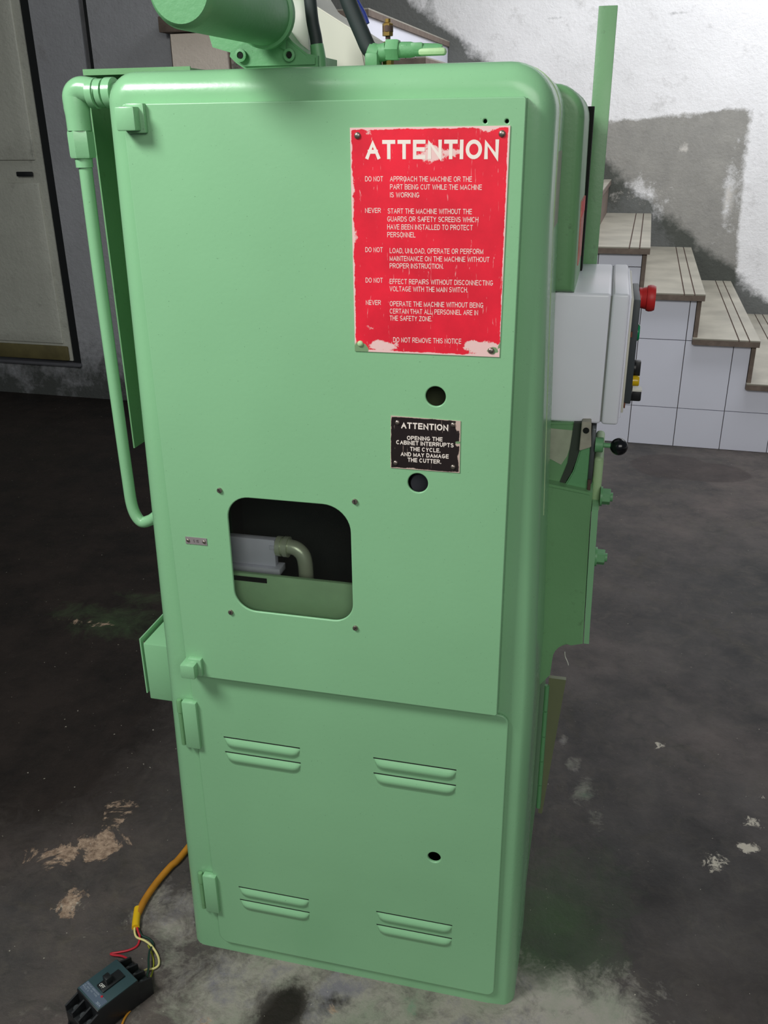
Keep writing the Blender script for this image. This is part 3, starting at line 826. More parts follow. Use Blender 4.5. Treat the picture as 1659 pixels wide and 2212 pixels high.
def text_map(name, body, fn, mat, parent, bold=0.0, nrm=(0, -1, 0)):
    """fn(u, v): u 0..1 along the line, v 0 baseline .. 1 cap height"""
    nrm = Vector(nrm); cnt = 0
    w = 0.122+bold; h = w/2; bm = bmesh.new(); x = 0.0; polys = []
    for ch in body:
        if ch == ' ': x += .42; continue
        gw, st = GLY[ch]
        for pl in st: polys.append([(x+h+px*gw, h+py*(1-w)) for px, py in pl])
        x += gw+w+.135
    tot = x-.135
    for pl in polys:
        n = len(pl); closed = math.hypot(pl[0][0]-pl[-1][0], pl[0][1]-pl[-1][1]) < 1e-6
        L, R = [], []
        for i, (px, py) in enumerate(pl):
            a = pl[i-1] if i > 0 else (pl[-2] if closed else None); b = pl[i+1] if i < n-1 else (pl[1] if closed else None)
            d1 = Vector((px-a[0], py-a[1])).normalized() if a else None; d2 = Vector((b[0]-px, b[1]-py)).normalized() if b else None
            if d1 is None: d1 = d2
            if d2 is None: d2 = d1
            t = d1+d2
            if t.length < .2: t = d1
            t.normalize(); k = h/max(.42, t.dot(d1)); nr = Vector((-t.y, t.x))*k
            e = Vector((0, 0))
            if not closed and abs(d1.x) < .5 or (not closed and abs(d1.y) < .3):
                if i == 0: e = -d1*h
                elif i == n-1: e = d2*h
            L.append((px+nr.x+e.x, min(max(py+nr.y+e.y, -.16), 1.0))); R.append((px-nr.x+e.x, min(max(py-nr.y+e.y, -.16), 1.0)))
        for i in range(n-1):
            off = nrm*(1.5e-5*(cnt % 6)); cnt += 1
            vs = [bm.verts.new(fn(q[0]/tot, q[1])+off) for q in (R[i], R[i+1], L[i+1], L[i])]
            bm.faces.new(vs)
    return link_mesh(name, bm, mat, parent)
def sign_line(body, zx0, zx1, b0, b1, cap, s, ox, oy, y, parent, bold, mat=LETTER):
    A = un(ox+zx0*s, oy+b0*s, 1, y); B = un(ox+zx1*s, oy+b1*s, 1, y)
    T = un(ox+zx0*s, oy+(b0-cap)*s, 1, y)
    h = T.z-A.z
    text_map('lettering', body, lambda u, v: Vector((A.x+(B.x-A.x)*u, y, A.z+(B.z-A.z)*u+h*v)), mat, parent, bold)
S = .25316; OX, OY = 740, 240; YT = -.02352
RL = [('ATTENTION', 197, 1330, 410, 410, 163, .085),
 ('DO NOT', 193, 345, 600, 600, 44, .0), ('APPROACH THE MACHINE OR THE', 405, 1103, 600, 603, 44, 0),
 ('PART BEING CUT WHILE THE MACHINE', 405, 1188, 668, 672, 44, 0), ('IS WORKING', 405, 655, 736, 738, 44, 0),
 ('NEVER', 193, 327, 868, 869, 42, 0), ('START THE MACHINE WITHOUT THE', 385, 1103, 874, 880, 44, 0),
 ('GUARDS OR SAFETY SCREENS WHICH', 382, 1158, 942, 949, 44, 0), ('HAVE BEEN INSTALLED TO PROTECT', 382, 1110, 1009, 1017, 44, 0), ('PERSONNEL', 382, 622, 1076, 1078, 44, 0),
 ('DO NOT', 195, 343, 1203, 1204, 42, 0), ('LOAD, UNLOAD, OPERATE OR PERFORM', 402, 1200, 1212, 1221, 44, 0),
 ('MAINTENANCE ON THE MACHINE WITHOUT', 402, 1252, 1278, 1289, 43, 0), ('PROPER INSTRUCTION.', 402, 860, 1341, 1346, 43, 0),
 ('DO NOT', 197, 343, 1463, 1465, 42, 0), ('EFFECT REPAIRS WITHOUT DISCONNECTING', 402, 1283, 1474, 1489, 43, 0), ('VOLTAGE WITH THE MAIN SWITCH.', 402, 1068, 1537, 1548, 43, 0),
 ('NEVER', 199, 327, 1653, 1655, 41, 0), ('OPERATE THE MACHINE WITHOUT BEING', 403, 1200, 1664, 1679, 43, 0), ('CERTAIN THAT ALL PERSONNEL ARE IN', 403, 1155, 1727, 1742, 42, 0), ('THE SAFETY ZONE.', 403, 762, 1787, 1794, 42, 0),
 ('DO NOT REMOVE THIS NOTICE', 432, 1012, 1972, 1986, 43, 0)]
for (b, a0, a1, y0, y1, cap, bold) in RL: sign_line(b, a0, a1, y0, y1, cap, S, OX, OY, YT, RP, bold)
S2 = .14467
for (b, a0, a1, y0, y1, cap, bold) in (('ATTENTION', 322, 1025, 865, 905, 93, .085), ('OPENING THE', 408, 938, 1038, 1062, 62, .075), ('CABINET INTERRUPTS', 248, 1105, 1102, 1152, 62, .075), ('THE CYCLE.', 455, 908, 1203, 1229, 62, .075), ('AND MAY DAMAGE', 315, 1030, 1278, 1318, 62, .075), ('THE CUTTER.', 418, 918, 1364, 1397, 62, .075)):
    sign_line(b, a0, a1, y0, y1, cap, S2, 820, 800, -.0233, BP, bold)
# small number tag left of the window
bm = bmesh.new(); vs = []
TG = box('number_tag', .0243, .0600, -.0230, -.0221, .9075, .9195, plain('grey_tag', (150, 142, 142), .5, .3), MC)
Rm = Matrix.Translation((.042, 0, .9135)) @ Matrix.Rotation(0.06, 4, 'Y') @ Matrix.Translation((-.042, 0, -.9135))
TG['label'] = 'small grey number tag left of the window'
screw('rivet', .0285, .9135, -.0230, .003, RIVET, TG, False); screw('rivet', .0555, .9135, -.0230, .003, RIVET, TG, False)
text_map('lettering', 'S 15', lambda u, v: Vector((.0375+.009*u, -.0232, .9112+.0045*v)), plain('tag_ink', (70, 64, 66), .6), TG, .01)

# ---- rear housing, dark seam and right side
def housing(name, x0, x1, y0, y1, z0, z1, r, rb, mat):
    bm = bmesh.new(); o_ = dens(rrect(x0, x1, z0, z1, r, 8), .3); n = len(o_)
    def ins(i, d):
        a = Vector(o_[i-1]); p = Vector(o_[i]); b = Vector(o_[(i+1) % n]); u = (p-a).normalized(); w = (b-p).normalized(); t = (u+w).normalized()
        k = d/max(.5, t.dot(w)); return (p.x-t.y*k, max(z0, p.y+t.x*k))
    R_ = []
    for a in (0, 18, 36, 54, 72, 90):
        d = rb*(1-math.sin(math.radians(a))); y = y0+rb*(1-math.cos(math.radians(a)))
        R_.append([bm.verts.new((*[ins(i, d)[0]], y, ins(i, d)[1])) for i in range(n)])
    R_.append([bm.verts.new((x, y1, z)) for x, z in o_])
    for A, B in zip(R_, R_[1:]):
        for i in range(n):
            j = (i+1) % n; bm.faces.new((A[j], A[i], B[i], B[j]))
    bm.faces.new(R_[0]); bm.faces.new(list(reversed(R_[-1])))
    bmesh.ops.remove_doubles(bm, verts=bm.verts, dist=1e-6)
    bmesh.ops.recalc_face_normals(bm, faces=bm.faces)
    for v in bm.verts: v.co.x = tap(v.co.x, v.co.z)
    return link_mesh(name, bm, mat, MC, 40)
housing('seam_gasket', -.050, .5512, .2055, .2115, 0.0, 1.566, (0, 0, .055, .04), .0005, HOLE)
housing('rear_housing', -.045, .5495, .212, .62, 0.0, 1.570, (0, 0, .05, .04), .004, GREEN_OLD)
housing('upper_side_cover', .40, .5800, .222, .46, 1.268, 1.556, (0, 0, .045, .01), .014, GREEN_OLD)
box('cover_gap', .50, .5860, .461, .50, 1.268, 1.530, HOLE, MC)
bm = bmesh.new()                                            # front housing edge, its thin highlight painted as a pale tube
pth = [(x, z) for x, z in rrect(-0.041, 0.5535, 0.0, 1.573, (0, 0, 0.058, 0.040), 10) if x > .3]
pth = [(.5535, .96), (.5535, 1.15), (.5535, 1.36)]+[q for q in pth if q[1] > 1.4]+[(.2, 1.573)]
tube(bm, [(tap(x, z), .085, z) for x, z in pth], .0011, 8, sm=False)
link_mesh('rim_highlight', bm, GREEN_PALE, MC, 60)
# masking paper strip left on the side of the front housing
bm = bmesh.new(); bx(bm, .5530, .5540, .10, .185, 1.372, 1.47); link_mesh('paper_strip', bm, TAPE, MC)
# red sticker on the side cover
SK = box('side_sticker', .5800, .5838, .29, .42, 1.300, 1.395, plain('faded_red_sticker', (196, 120, 110), .6, 0, .25, 90), MC)
SK['label'] = 'faded red notice on the side of the machine'
box('sticker_header', .5838, .5842, .29, .42, 1.372, 1.395, plain('sticker_red', (214, 40, 44), .6), SK)
# tall flat rail behind
RLm = bmesh.new(); bx(RLm, .5785, .6095, .56, .566, .70, 1.684, .001); bx(RLm, .5785, .5835, .566, .60, .70, 1.684, .001)
rl = link_mesh('guide_rail', RLm, GREEN_OLD, MC, 35)

# ---- control box on the right side
CB = bmesh.new(); bx(CB, .552, .6385, .232, .555, 1.062, 1.268, .0055, 3)
CBX = link_mesh('control_box', CB, WHITE_BOX, MC, 40); CBX['label'] = 'light grey control box on the right side'
box('box_seam', .6375, .6405, .2345, .551, 1.066, 1.264, GASKET, CBX)
bm = bmesh.new(); bx(bm, .6398, .6655, .232, .555, 1.062, 1.268, .0045, 3); link_mesh('box_lid', bm, WHITE_BOX, CBX, 40)
box('box_rim', .6655, .6685, .240, .547, 1.072, 1.262, WHITE_BOX, CBX, .001)
bm = bmesh.new(); bx(bm, .6685, .6720, .243, .544, 1.080, 1.259, .001); link_mesh('switch_panel_gasket', bm, CREAM, CBX, 35)
bm = bmesh.new(); bx(bm, .6722, .6825, .250, .41, 1.093, 1.257, .0015); link_mesh('switch_plate', bm, BLACKSW, CBX, 35)
bm = bmesh.new(); lathe(bm, [(.0165, 0), (.0165, .004), (.0160, .004), (.0180, .012), (.0200, .0125), (.0212, .0165), (.0208, .0215), (.0190, .0255), (0, .0265)], (.6825, .35, 1.243), (1, 0, 0), 32)
eb = link_mesh('emergency_stop', bm, REDP, CBX, 40); eb['label'] = 'red mushroom emergency stop button'
bm = bmesh.new(); lathe(bm, [(.0135, 0), (.0135, .003), (.0118, .0055), (0, .006)], (.6825, .32, 1.193), (1, 0, 0), 24)
link_mesh('start_button', bm, GREENLENS, CBX, 40)['label'] = 'green push button'
bm = bmesh.new(); M_ = Matrix.Translation((.6825, .29, 1.142)); bx(bm, 0, .0115, -.006, .006, -.0125, .0125, .002, 2, 0, M_); lathe(bm, [(.012, 0), (.012, .004), (0, .004)], (.6825, .29, 1.142), (1, 0, 0), 24)
link_mesh('selector_knob', bm, BLACKP, CBX, 40)
bm = bmesh.new(); lathe(bm, [(.0085, 0), (.0085, .0095), (.0075, .011), (0, .011)], (.6825, .28, 1.1235), (1, 0, 0), 24)
link_mesh('indicator_lamp', bm, YELLOWLENS, CBX, 40)['label'] = 'yellow indicator lamp'
bm = bmesh.new(); bx(bm, .6825, .699, .278, .300, 1.090, 1.109, .0025, 2); lathe(bm, [(.0145, 0), (.0145, .008), (0, .008)], (.6765, .29, 1.102), (1, 0, 0), 24)
kn = link_mesh('main_switch', bm, BLACKP, CBX, 40)
box('switch_mark', .6830, .6994, .2778, .3002, 1.1065, 1.1092, WHITEP, kn)
for z in (1.092, 1.205): box('panel_screw', .6722, .6745, .243, .248, z-.004, z+.004, plain('copper_screw', (150, 100, 80), .4, .8), CBX)

# ---- casting, apron and lever below the control box
def apron():
    # side bracket: profile in (x, z), extruded in y, round fillet below
    pts = [(.55, .967), (.636, .955), (.636, .90), (.6385, .80), (.642, .672), (.622, .668)]
    for k in range(0, 7):
        a = math.radians(90+90*k/6.0); pts.append((.622+.03*math.cos(a)*1.0, .634+.034*math.sin(a)))
    pts += [(.590, .60), (.565, .565), (.55, .56)]
    bm = bmesh.new()
    A = [bm.verts.new((x, .20, z)) for x, z in pts]; B = [bm.verts.new((x, .42, z)) for x, z in pts]
    bm.faces.new(list(reversed(A))) ; bm.faces.new(B)
    for i in range(len(pts)):
        j = (i+1) % len(pts); bm.faces.new((A[i], A[j], B[j], B[i]))
    bmesh.ops.recalc_face_normals(bm, faces=bm.faces)
    bmesh.ops.bevel(bm, geom=[e for e in bm.edges if abs(e.verts[0].co.y-.20) < 1e-6 and abs(e.verts[1].co.y-.20) < 1e-6], offset=.004, segments=2, affect='EDGES')
    return link_mesh('side_casting', bm, GREEN_OLD, MC, 35)
ap = apron()
bm = bmesh.new()
pts = [(.637, .925), (.6475, .925), (.6515, .70), (.6525, .672), (.6435, .672), (.6395, .80)]
A = [bm.verts.new((x, .205, z)) for x, z in pts]; B = [bm.verts.new((x, .41, z)) for x, z in pts]
bm.faces.new(list(reversed(A))); bm.faces.new(B)
for i in range(len(pts)):
    j = (i+1) % len(pts); bm.faces.new((A[i], A[j], B[j], B[i]))
bmesh.ops.recalc_face_normals(bm, faces=bm.faces)
link_mesh('apron_plate', bm, GREEN, MC)
bm = bmesh.new(); bx(bm, .634, .6495, .25, .40, .900, 1.000, .006, 3); link_mesh('slide_end', bm, GREEN_PALE, MC, 35)
bm = bmesh.new(); bx(bm, .626, .6335, .215, .40, .965, 1.060, .002, 2); link_mesh('steel_slide_plate', bm, STEELDK, MC, 35)
box('rusty_shim', .6265, .632, .212, .38, .945, .974, RUSTY, MC, .001)
for (z, x) in ((.932, .650), (.820, .6505)):
    bm = bmesh.new()
    lathe(bm, [(.0165, 0), (.0165, .0035), (0, .0035)], (x-.001, .25, z), (1, 0, 0), 24)
    lathe(bm, [(.0135, .003), (.0135, .0155), (.0125, .0165), (0, .0165)], (x-.001, .25, z), (1, 0, 0), 6, spin=.3)
    lathe(bm, [(.0075, .016), (.0075, .0205), (0, .0205)], (x-.001, .25, z), (1, 0, 0), 16)
    link_mesh('hex_bolt', bm, GREEN_DK, MC, 30)
bm = bmesh.new(); lathe(bm, [(.012, 0), (.012, .012), (.0105, .013), (0, .013)], (.6335, .22, 1.032), (1, 0, 0), 24); link_mesh('lever_boss', bm, GREEN_DK, MC, 40)
bm = bmesh.new(); lathe(bm, [(.004, 0), (.004, .022), (0, .022)], (.645, .22, 1.032), (1, .0, -.02), 12); lv = link_mesh('lever', bm, GREEN_DK, MC, 40)
bm = bmesh.new(); lathe(bm, [(0, -.0140)]+[(.014*math.sin(math.radians(a)), -.014*math.cos(math.radians(a))) for a in range(15, 180, 15)]+[(0, .0140)], (.6705, .22, 1.031), (1, 0, 0), 28)
link_mesh('ball_knob', bm, BALLM, lv, 60)['label'] = 'black ball knob'
# recessed surfaces between control box and casting, partly covered with paper
# side hinge strip and slanted panel on the lower right
bm = bmesh.new()
for k in range(5): lathe(bm, [(.0045, 0), (.0045, .058)], (.5835, .30, .215+.06*k), (0, 0, 1), 14)
link_mesh('side_hinge', bm, GREEN_DK, MC, 40)
bm = bmesh.new()
q = [(.586, .30, .53), (.618, .30, .53), (.592, .30, .20), (.584, .30, .20)]
A = [bm.verts.new(Vector(v)) for v in q]; B = [bm.verts.new(Vector((v[0], .31, v[2]))) for v in q]
bm.faces.new(list(reversed(A))); bm.faces.new(B)
for i in range(4):
    j = (i+1) % 4; bm.faces.new((A[i], A[j], B[j], B[i]))
bmesh.ops.recalc_face_normals(bm, faces=bm.faces)
link_mesh('side_access_panel', bm, plain('panel_floor_reflection', (112, 118, 88), .35), MC)  # brown-green colour paints in the floor's reflection

# ---- left side: coolant pipe, hood, flanged box
bm = bmesh.new()
tube(bm, [(-.137, .10, 1.46), (-.138, .10, 1.30), (-.137, .10, 1.10), (-.136, .10, .965), (-.134, .10, .905), (-.122, .10, .879), (-.104, .10, .882), (-.085, .10, .895), (-.055, .10, .912)], .0098, 18)
link_mesh('coolant_pipe', bm, GREEN, MC, 60)
bm = bmesh.new()
lathe(bm, [(.0125, 0), (.0125, .012), (.015, .013)], (-.138, .10, 1.452), (0, 0, 1), 20)
lathe(bm, [(.0175, 0), (.0185, .003), (.0185, .034), (.0175, .037)], (-.138, .10, 1.465), (0, 0, 1), 6, spin=.5)
lathe(bm, [(.0175, 0), (.0175, .02), (.0185, .03), (.0180, .045)], (-.138, .10, 1.502), (0, 0, 1), 20)
tube(bm, [(-.138, .10, 1.530), (-.138, .10, 1.548), (-.126, .10, 1.556), (-.10, .10, 1.552)], .0178, 18)
for (x, r, w) in ((-.112, .0205, .010), (-.098, .019, .008), (-.086, .0205, .012)): lathe(bm, [(r, 0), (r, w)], (x, .10, 1.551), (1, 0, 0), 20)
tube(bm, [(-.085, .10, 1.551), (-.03, .10, 1.548)], .014, 16, sm=False)
link_mesh('pipe_elbow', bm, GREEN, MC, 45)
bm = bmesh.new()
bx(bm, -.176, -.1735, .20, .60, .975, 1.583); bx(bm, -.176, .0, .20, .60, 1.583, 1.5865); bx(bm, -.178, .0, .197, .200, 1.580, 1.5885)
bx(bm, -.1735, -.02, .60, .603, .975, 1.583)
link_mesh('open_hood', bm, GREEN_OLD, MC)
bm = bmesh.new(); bx(bm, -.150, -.05, .10, .26, .506, .628, .002)
sb = link_mesh('flanged_box', bm, GREEN, MC, 35)
bm = bmesh.new(); bx(bm, -.1565, -.154, .10, .30, .518, .637); link_mesh('flange', bm, GREEN, sb)
for z in (.53, .622):
    bm = bmesh.new(); lathe(bm, [(.0035, 0), (.003, .002), (0, .002)], (-.154, .112, z), (1, 0, 0), 10); link_mesh('flange_screw', bm, RIVET, sb, 40)

# ---- top: motor cylinder, bracket, cream guard, hoses and valves
TY = .16
a = un(386, -24, 1, -.13); b = un(566, 28, 1, .13)
ax = (b-a)
bm = bmesh.new(); L = ax.length; R_ = .0395
lathe(bm, [(0, 0), (R_*.86, 0), (R_*.95, .004), (R_, .011), (R_, L*.6), (R_, L), (R_*1.1, L+.002), (R_*1.1, L+.012), (0, L+.012)], a, ax, 48)
cy = link_mesh('motor_cylinder', bm, GREEN_DK, MC, 50)
bm = bmesh.new()
P0 = un(492, 98, 1, .20); P1 = un(690, 140, 1, .20)
# foot bracket as an extruded outline (x, z)
ol = [(un(x, y, 1, .19).x, un(x, y, 1, .19).z) for x, y in ((508, 112), (506, 124), (520, 138), (538, 150), (694, 146), (694, 122), (672, 118), (640, 92), (615, 60), (575, 70), (540, 92))]
A = [bm.verts.new((x, .17, z)) for x, z in ol]; B = [bm.verts.new((x, .27, z)) for x, z in ol]
bm.faces.new(A); bm.faces.new(list(reversed(B)))
for i in range(len(ol)):
    j = (i+1) % len(ol); bm.faces.new((A[j], A[i], B[i], B[j]))
bmesh.ops.recalc_face_normals(bm, faces=bm.faces)
bmesh.ops.bevel(bm, geom=[e for e in bm.edges if abs(e.verts[0].co.y-.17) < 1e-6 and abs(e.verts[1].co.y-.17) < 1e-6], offset=.003, segments=2, affect='EDGES')
fb = link_mesh('foot_bracket', bm, GREEN_DK, MC, 35)
for (px, py) in ((521, 120), (626, 119)):
    c = un(px, py, 1, .168); bm = bmesh.new(); lathe(bm, [(.0085, 0), (.0085, .004), (.005, .0045), (.004, .001), (0, .001)], c, (0, -1, 0), 16)
    lathe(bm, [(.0042, .0030), (.0042, .0036), (0, .0036)], c, (0, -1, 0), 6, 1)
    link_mesh('socket_screw', bm, [GREEN_DK, HOLE], fb, 40)
bm = bmesh.new()                                           # tail plate under the cylinder
ol = [(un(x, y, 1, .25).x, un(x, y, 1, .25).z) for x, y in ((450, 72), (459, 102), (520, 120), (560, 100))]
A = [bm.verts.new((x, .25, z)) for x, z in ol]; B = [bm.verts.new((x, .27, z)) for x, z in ol]
bm.faces.new(A); bm.faces.new(list(reversed(B)))
for i in range(4):
    j = (i+1) % 4; bm.faces.new((A[j], A[i], B[i], B[j]))
bmesh.ops.recalc_face_normals(bm, faces=bm.faces); link_mesh('tail_plate', bm, GREEN_DK, MC)
def prism(name, pts, y0, y1, mat, parent=MC, bev=0.0):
    bm = bmesh.new(); ol = [(un(x, y, 1, y0).x, un(x, y, 1, y0).z) for x, y in pts]
    A = [bm.verts.new((x, y0, z)) for x, z in ol]; B = [bm.verts.new((x, y1, z)) for x, z in ol]
    bm.faces.new(A); bm.faces.new(list(reversed(B)))
    for i in range(len(ol)):
        j = (i+1) % len(ol); bm.faces.new((A[j], A[i], B[i], B[j]))
    bmesh.ops.recalc_face_normals(bm, faces=bm.faces)
    if bev: bmesh.ops.bevel(bm, geom=list(bm.edges), offset=bev, segments=2, affect='EDGES')
    return link_mesh(name, bm, mat, parent, 35 if bev else None)
prism('end_flange', ((596, -170), (616, -170), (617, 108), (600, 100)), .165, .176, GREEN_DK)
g = NT('cream_with_overspray'); f_ = g.ramp(g.math('ADD', g.noise(9, 3), g.math('MULTIPLY', g.noise(3, 2), .3)), thr(.56, .72))
SPRAY = g.set(g.mix(g.math('MULTIPLY', f_, .35), srgb((206, 204, 196)), srgb((120, 170, 120))), .5)
gp = prism('cream_guard', ((618, -40), (660, -40), (668, 126), (650, 122), (620, 108)), .21, .222, SPRAY); gp['label'] = 'cream sheet guard with green overspray'
gp = prism('cream_cover', ((640, -40), (666, 2), (776, 72), (791, 150), (640, 150)), .33, .50, CREAM, MC, .002); gp['label'] = 'sloping cream sheet metal cover'
FILLER = plain('bare_filler', (160, 156, 142), .7, 0, .2, 40)
SHADEP = plain('recess_shade', (50, 60, 50), .7)  # dark colour stands for shadow in the recess
prism('wrapped_column', ((1181, 914), (1252, 914), (1246, 960), (1236, 1000), (1220, 1050), (1181, 1050)), .224, .40, GREEN_OLD, MC, .003)
prism('masking_paper', ((1184, 925), (1238, 930), (1234, 960), (1225, 985), (1212, 1004), (1186, 990)), .2232, .2245, TAPE)
prism('shade_strip', ((1240, 914), (1262, 914), (1252, 975), (1234, 1022), (1214, 1052), (1205, 1052), (1226, 1000)), .2215, .30, SHADEP)  # solid dark strip drawn where the recess lies in shadow
prism('column_foot', ((1256, 955), (1277, 955), (1276, 1062), (1218, 1052), (1238, 1018), (1252, 975)), .218, .40, GREEN_DK, MC, .002)
prism('scraped_pad', ((1257, 912), (1277, 912), (1277, 966), (1251, 974)), .212, .38, FILLER, MC, .001)
c = un(1266, 930, 1, .2118); bm = bmesh.new(); lathe(bm, [(.005, 0), (.005, .0006), (0, .0006)], c, (0, -1, 0), 14); link_mesh('pad_hole', bm, HOLE, MC)
# hoses
def hpts(ps, y): return [un(p[0], p[1], 1, (p[2] if len(p) > 2 else y)) for p in ps]
bm = bmesh.new(); tube(bm, hpts([(614, -120), (634, -150), (654, -120), (663, -60), (670, 0), (675, 45), (682, 80), (685, 102)], .19), .0088, 14)
link_mesh('black_hose', bm, RUBBER, MC, 60)['label'] = 'thin black rubber hose'
bm = bmesh.new(); tube(bm, hpts([(684, 96), (688, 125), (690, 146)], .19), [.0095, .0105, .0105], 14); link_mesh('hose_ferrule', bm, GREEN_DK, MC, 60)
bm = bmesh.new(); tube(bm, hpts([(614, -90), (650, -205), (700, -170), (733, -60), (752, 0), (768, 40), (783, 75), (795, 102), (806, 113)], .17), .0112, 16)
link_mesh('black_hose', bm, RUBBER, MC, 60)['label'] = 'thick black rubber hose'
bm = bmesh.new(); tube(bm, hpts([(700, -160), (745, -60), (768, 0), (784, 30), (792, 52)], .20), .0045, 10); link_mesh('blue_hose', bm, BLUE, MC, 60)['label'] = 'thin blue hose'
bm = bmesh.new()
c0 = un(800, 112, 1, .17); c1 = un(835, 111, 1, .17)
tube(bm, [c0, c0+Vector((.012, 0, -.002)), c1], .0115, 16, sm=False)
lathe(bm, [(.0135, 0), (.0135, .014)], c0+Vector((-.002, 0, 0)), (.9, 0, -.35), 16)
bx(bm, un(791, 0, 1, .17).x, un(819, 0, 1, .17).x, .155, .185, un(800, 150, 1, .17).z, un(800, 115, 1, .17).z, .003)
link_mesh('tee_fitting', bm, GREEN_DK, MC, 40)
bm = bmesh.new(); c = un(838, 108, 1, .17)
lathe(bm, [(.0135, 0), (.0145, .002), (.0145, .016), (.0135, .018)], un(835, 108, 1, .17), (1, 0, -.02), 6)
lathe(bm, [(.010, .018), (.010, .034), (.0085, .040), (.0075, .072), (.006, .078), (0, .079)], un(835, 108, 1, .17), (1, 0, -.02), 16)
cc = un(889, 100, 1, .17); bx(bm, cc.x, cc.x+.017, .161, .179, cc.z-.006, cc.z+.004, .002)
cc = un(868, 100, 1, .17); bx(bm, cc.x, cc.x+.009, .161, .179, cc.z-.006, cc.z+.0015, .001)
link_mesh('valve_nozzle', bm, GREEN_DK, MC, 40)
bm = bmesh.new(); lathe(bm, [(.0065, 0), (.0065, .020), (0, .020)], un(880, 108, 1, .17)+Vector((0, 0, -.002)), (1, .05, .02), 12)
bx(bm, un(905, 0, 1, .168).x, un(966, 0, 1, .168).x, .160, .176, un(940, 120, 1, .168).z, un(940, 103, 1, .168).z, .004)
link_mesh('valve_lever', bm, GREEN_PALE, MC, 40)
bm = bmesh.new(); p = un(838, 142, 1, .19); 
lathe(bm, [(.0085, 0), (.0085, .012), (.0095, .014), (.0095, .018), (.0065, .019), (.0065, .030)], p, (0, 0, 1), 8)
lathe(bm, [(.0075, .037), (.0075, .052), (.004, .054), (.004, .058)], p, (0, 0, 1), 6)
link_mesh('brass_valve', bm, BRASS, MC, 30)['label'] = 'small brass valve stem'
bm = bmesh.new(); p = un(838, 76, 1, .19); lathe(bm, [(.0035, -.004), (.0035, .004), (.0075, .005), (.0075, .012), (.006, .0135), (0, .0135)], p+Vector((0, 0, -.001)), (0, 0, 1), 16)
link_mesh('valve_screw', bm, RUSTY, MC, 40)

# ------------------------------------------------------------------ power cable and breaker on the floor
def fp(px, py, h): 
    p = un(px, py, 2, h); return p
r = .0075
PC = empty('power_cable', fp(300, 1960, 0))
PC.location = (0, 0, 0)
tag(PC, 'ochre power cable with bare coloured wires lying beside the left foot of the machine', 'cable')
bm = bmesh.new(); tube(bm, [Vector((-.16, .60, r)), Vector((-.17, .38, r))]+[fp(x, y, r) for x, y in ((395, 1845), (368, 1872), (338, 1907), (314, 1942), (301, 1968), (297, 1975))], r, 14)
link_mesh('cable_sheath', bm, CABLE, PC, 60)
bm = bmesh.new(); tube(bm, [fp(x, y, r) for x, y in ((298, 1962), (296, 1975), (294, 1990), (293, 2004))], r*1.06, 14); link_mesh('cable_sleeve', bm, CABLEY, PC, 60)
def wire(name, pts, mat, rad=.0022, hh=None):
    bm = bmesh.new(); P = [fp(x, y, (h if h is not None else rad)) for x, y, h in pts]
    tube(bm, P, rad, 10); link_mesh(name, bm, mat, PC, 60)
wire('red_wire', ((295, 2000, .007), (299, 2014, .006), (302, 2024, .004), (297, 2042, .0024), (280, 2052, .0024), (258, 2057, .0024), (240, 2060, .0028), (245, 2063, .004), (262, 2065, .008), (275, 2071, .016), (284, 2083, .024)), WRED)
wire('cream_wire', ((291, 2000, .007), (291, 2014, .006), (296, 2025, .005), (313, 2032, .0065), (328, 2044, .0075), (341, 2065, .004), (343, 2083, .004), (333, 2092, .004), (318, 2094, .008), (303, 2102, .022)), WCRM)
wire('dark_green_wire', ((297, 2001, .006), (306, 2020, .003), (322, 2028, .003), (331, 2040, .003), (324, 2052, .011), (321, 2070, .013), (321, 2090, .014), (317, 2113, .022)), WDKG)
wire('yellow_green_wire', ((320, 2042, .0018), (328, 2060, .0018), (332, 2080, .0018), (329, 2100, .0018), (322, 2120, .0018)), WYG, .0016)

BR = empty('circuit_breaker', (-.1545, -.168, 0))
tag(BR, 'black moulded circuit breaker switched off, lying on the floor left of the machine', 'breaker')
BR.rotation_euler[2] = math.atan2(-.0336, .0623)
# local x: across the face (towards lower right), local y: away from camera
wv, lv_ = .0708, .082
hh = .06
bm = bmesh.new(); bx(bm, -wv/2, wv/2, -lv_/2-.002, lv_/2+.002, 0.0, hh, .0025); link_mesh('breaker_case', bm, BLACKP, BR, 35)
box('breaker_face', -wv/2+.001, wv/2-.001, -lv_/2, lv_/2, hh-.001, hh+.0012, BRKTOP, BR, .0005)
for sgn in (1, -1):
    y0 = sgn*lv_/2; y1 = sgn*(lv_/2+.028)
    ya, yb2 = min(y0, y1), max(y0, y1)
    box('terminal_base', -wv/2, wv/2, ya, yb2, 0, .030, BLACKP, BR, .001)
    bm = bmesh.new()
    for k in range(4):
        x = -wv/2+.002+k*(wv-.004)/3
        M0 = [(x-.0018, ya), (x+.0018, ya), (x+.0018, yb2), (x-.0018, yb2)]
        zt = [(.052 if (abs(p[1]) < lv_/2+.01) else .042) for p in M0]
        lo = [bm.verts.new((p[0], p[1], .029)) for p in M0]; hi = [bm.verts.new((p[0], p[1], z)) for p, z in zip(M0, zt)]
        bm.faces.new(hi); bm.faces.new(list(reversed(lo)))
        for i in range(4):
            j = (i+1) % 4; bm.faces.new((lo[i], lo[j], hi[j], hi[i]))
    for v in list(bm.verts): pass
    link_mesh('terminal_barrier', bm, BLACKP, BR)
    for k in range(3):
        x = -wv/2+.002+(k+.5)*(wv-.004)/3; bm = bmesh.new()
        lathe(bm, [(.0062, 0), (.0062, .003), (.0045, .0045), (0, .0045)], (x, sgn*(lv_/2+.013), .030), (0, 0, 1), 16); link_mesh('terminal_screw', bm, STEELDK, BR, 40)
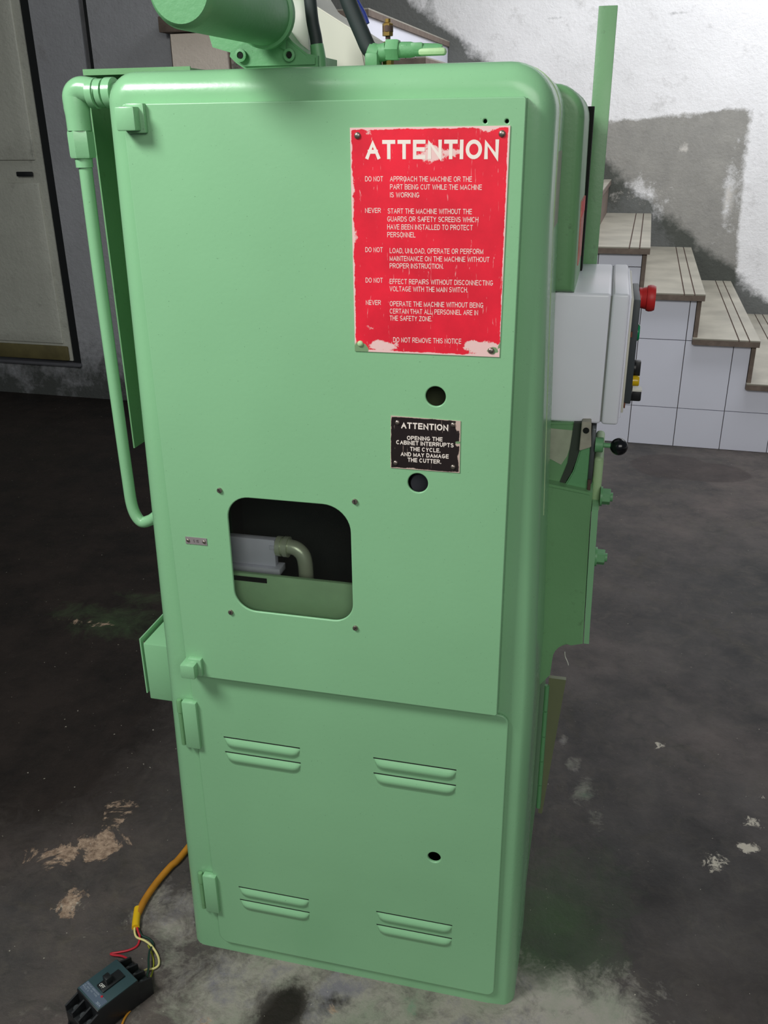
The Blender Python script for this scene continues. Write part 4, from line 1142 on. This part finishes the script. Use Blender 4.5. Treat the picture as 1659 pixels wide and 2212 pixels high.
bm = bmesh.new(); bx(bm, -.010, .012, -.016, .030, hh+.001, hh+.005, .001); link_mesh('toggle_frame', bm, BLACKP, BR, 35)
bm = bmesh.new(); bx(bm, -.007, .007, -.004, .008, hh+.004, hh+.020, .0015, 2, 0, Matrix.Rotation(.0, 4, 'X')); link_mesh('toggle', bm, BLACKP, BR, 35)
lab = box('rating_label', -wv/2+.003, wv/2-.003, -.038, -.020, hh+.0011, hh+.0016, BRKLAB, BR)
def flat_text(body, x0, y0, w, h, z, parent, mat=WHITEP, bold=.01):
    text_map('lettering', body, lambda u, v: Vector((x0+w*u, y0+h*v, z)), mat, parent, bold, (0, 0, 1))
flat_text('OFF', -.0065, -.0135, .012, .0065, hh+.0053, BR, WHITEP, .03)
DIM = plain('dim_print', (150, 160, 170), .6)
flat_text('CIRCUIT BREAKER', -.031, -.0245, .040, .0026, hh+.0018, lab, DIM)
flat_text('AC 380V  NO.  TYPE', -.031, -.0290, .040, .0026, hh+.0018, lab, DIM)
flat_text('POLE 3', -.031, -.0330, .018, .0026, hh+.0018, lab, DIM)
flat_text('30A', .018, -.0360, .013, .0045, hh+.0018, lab, DIM, .02)
bm = bmesh.new(); lathe(bm, [(.0022, 0), (.0022, .0012), (0, .0012)], (.016, -.0215, hh+.0012), (0, 0, 1), 16); link_mesh('test_button', bm, WRED, BR, 40)['label'] = 'red test button'
yw = bmesh.new(); tube(yw, [fp(303, 2152, .0024), fp(297, 2161, .0024), fp(283, 2180, .0024), fp(268, 2202, .0024), fp(258, 2232, .0024)], .0022, 10)
o = link_mesh('ochre_wire', yw, CABLE, None, 60); tag(o, 'thin ochre wire trailing from the breaker to the bottom edge', 'wire')
yw = bmesh.new(); tube(yw, [fp(168, 2165, .03), fp(160, 2180, .012), fp(152, 2200, .0026), fp(146, 2230, .0026)], .0024, 10)
o = link_mesh('black_wire', yw, BLACKP, None, 60); tag(o, 'short black wire leaving the near end of the breaker', 'wire')
# small bit of thread hanging below the side casting
bm = bmesh.new(); tube(bm, [un(1220, 1408, 1, .25), un(1221, 1418, 1, .25), un(1226, 1430, 1, .25), un(1228, 1437, 1, .25)], .0008, 6); link_mesh('thread', bm, WHITEP, MC, 60)
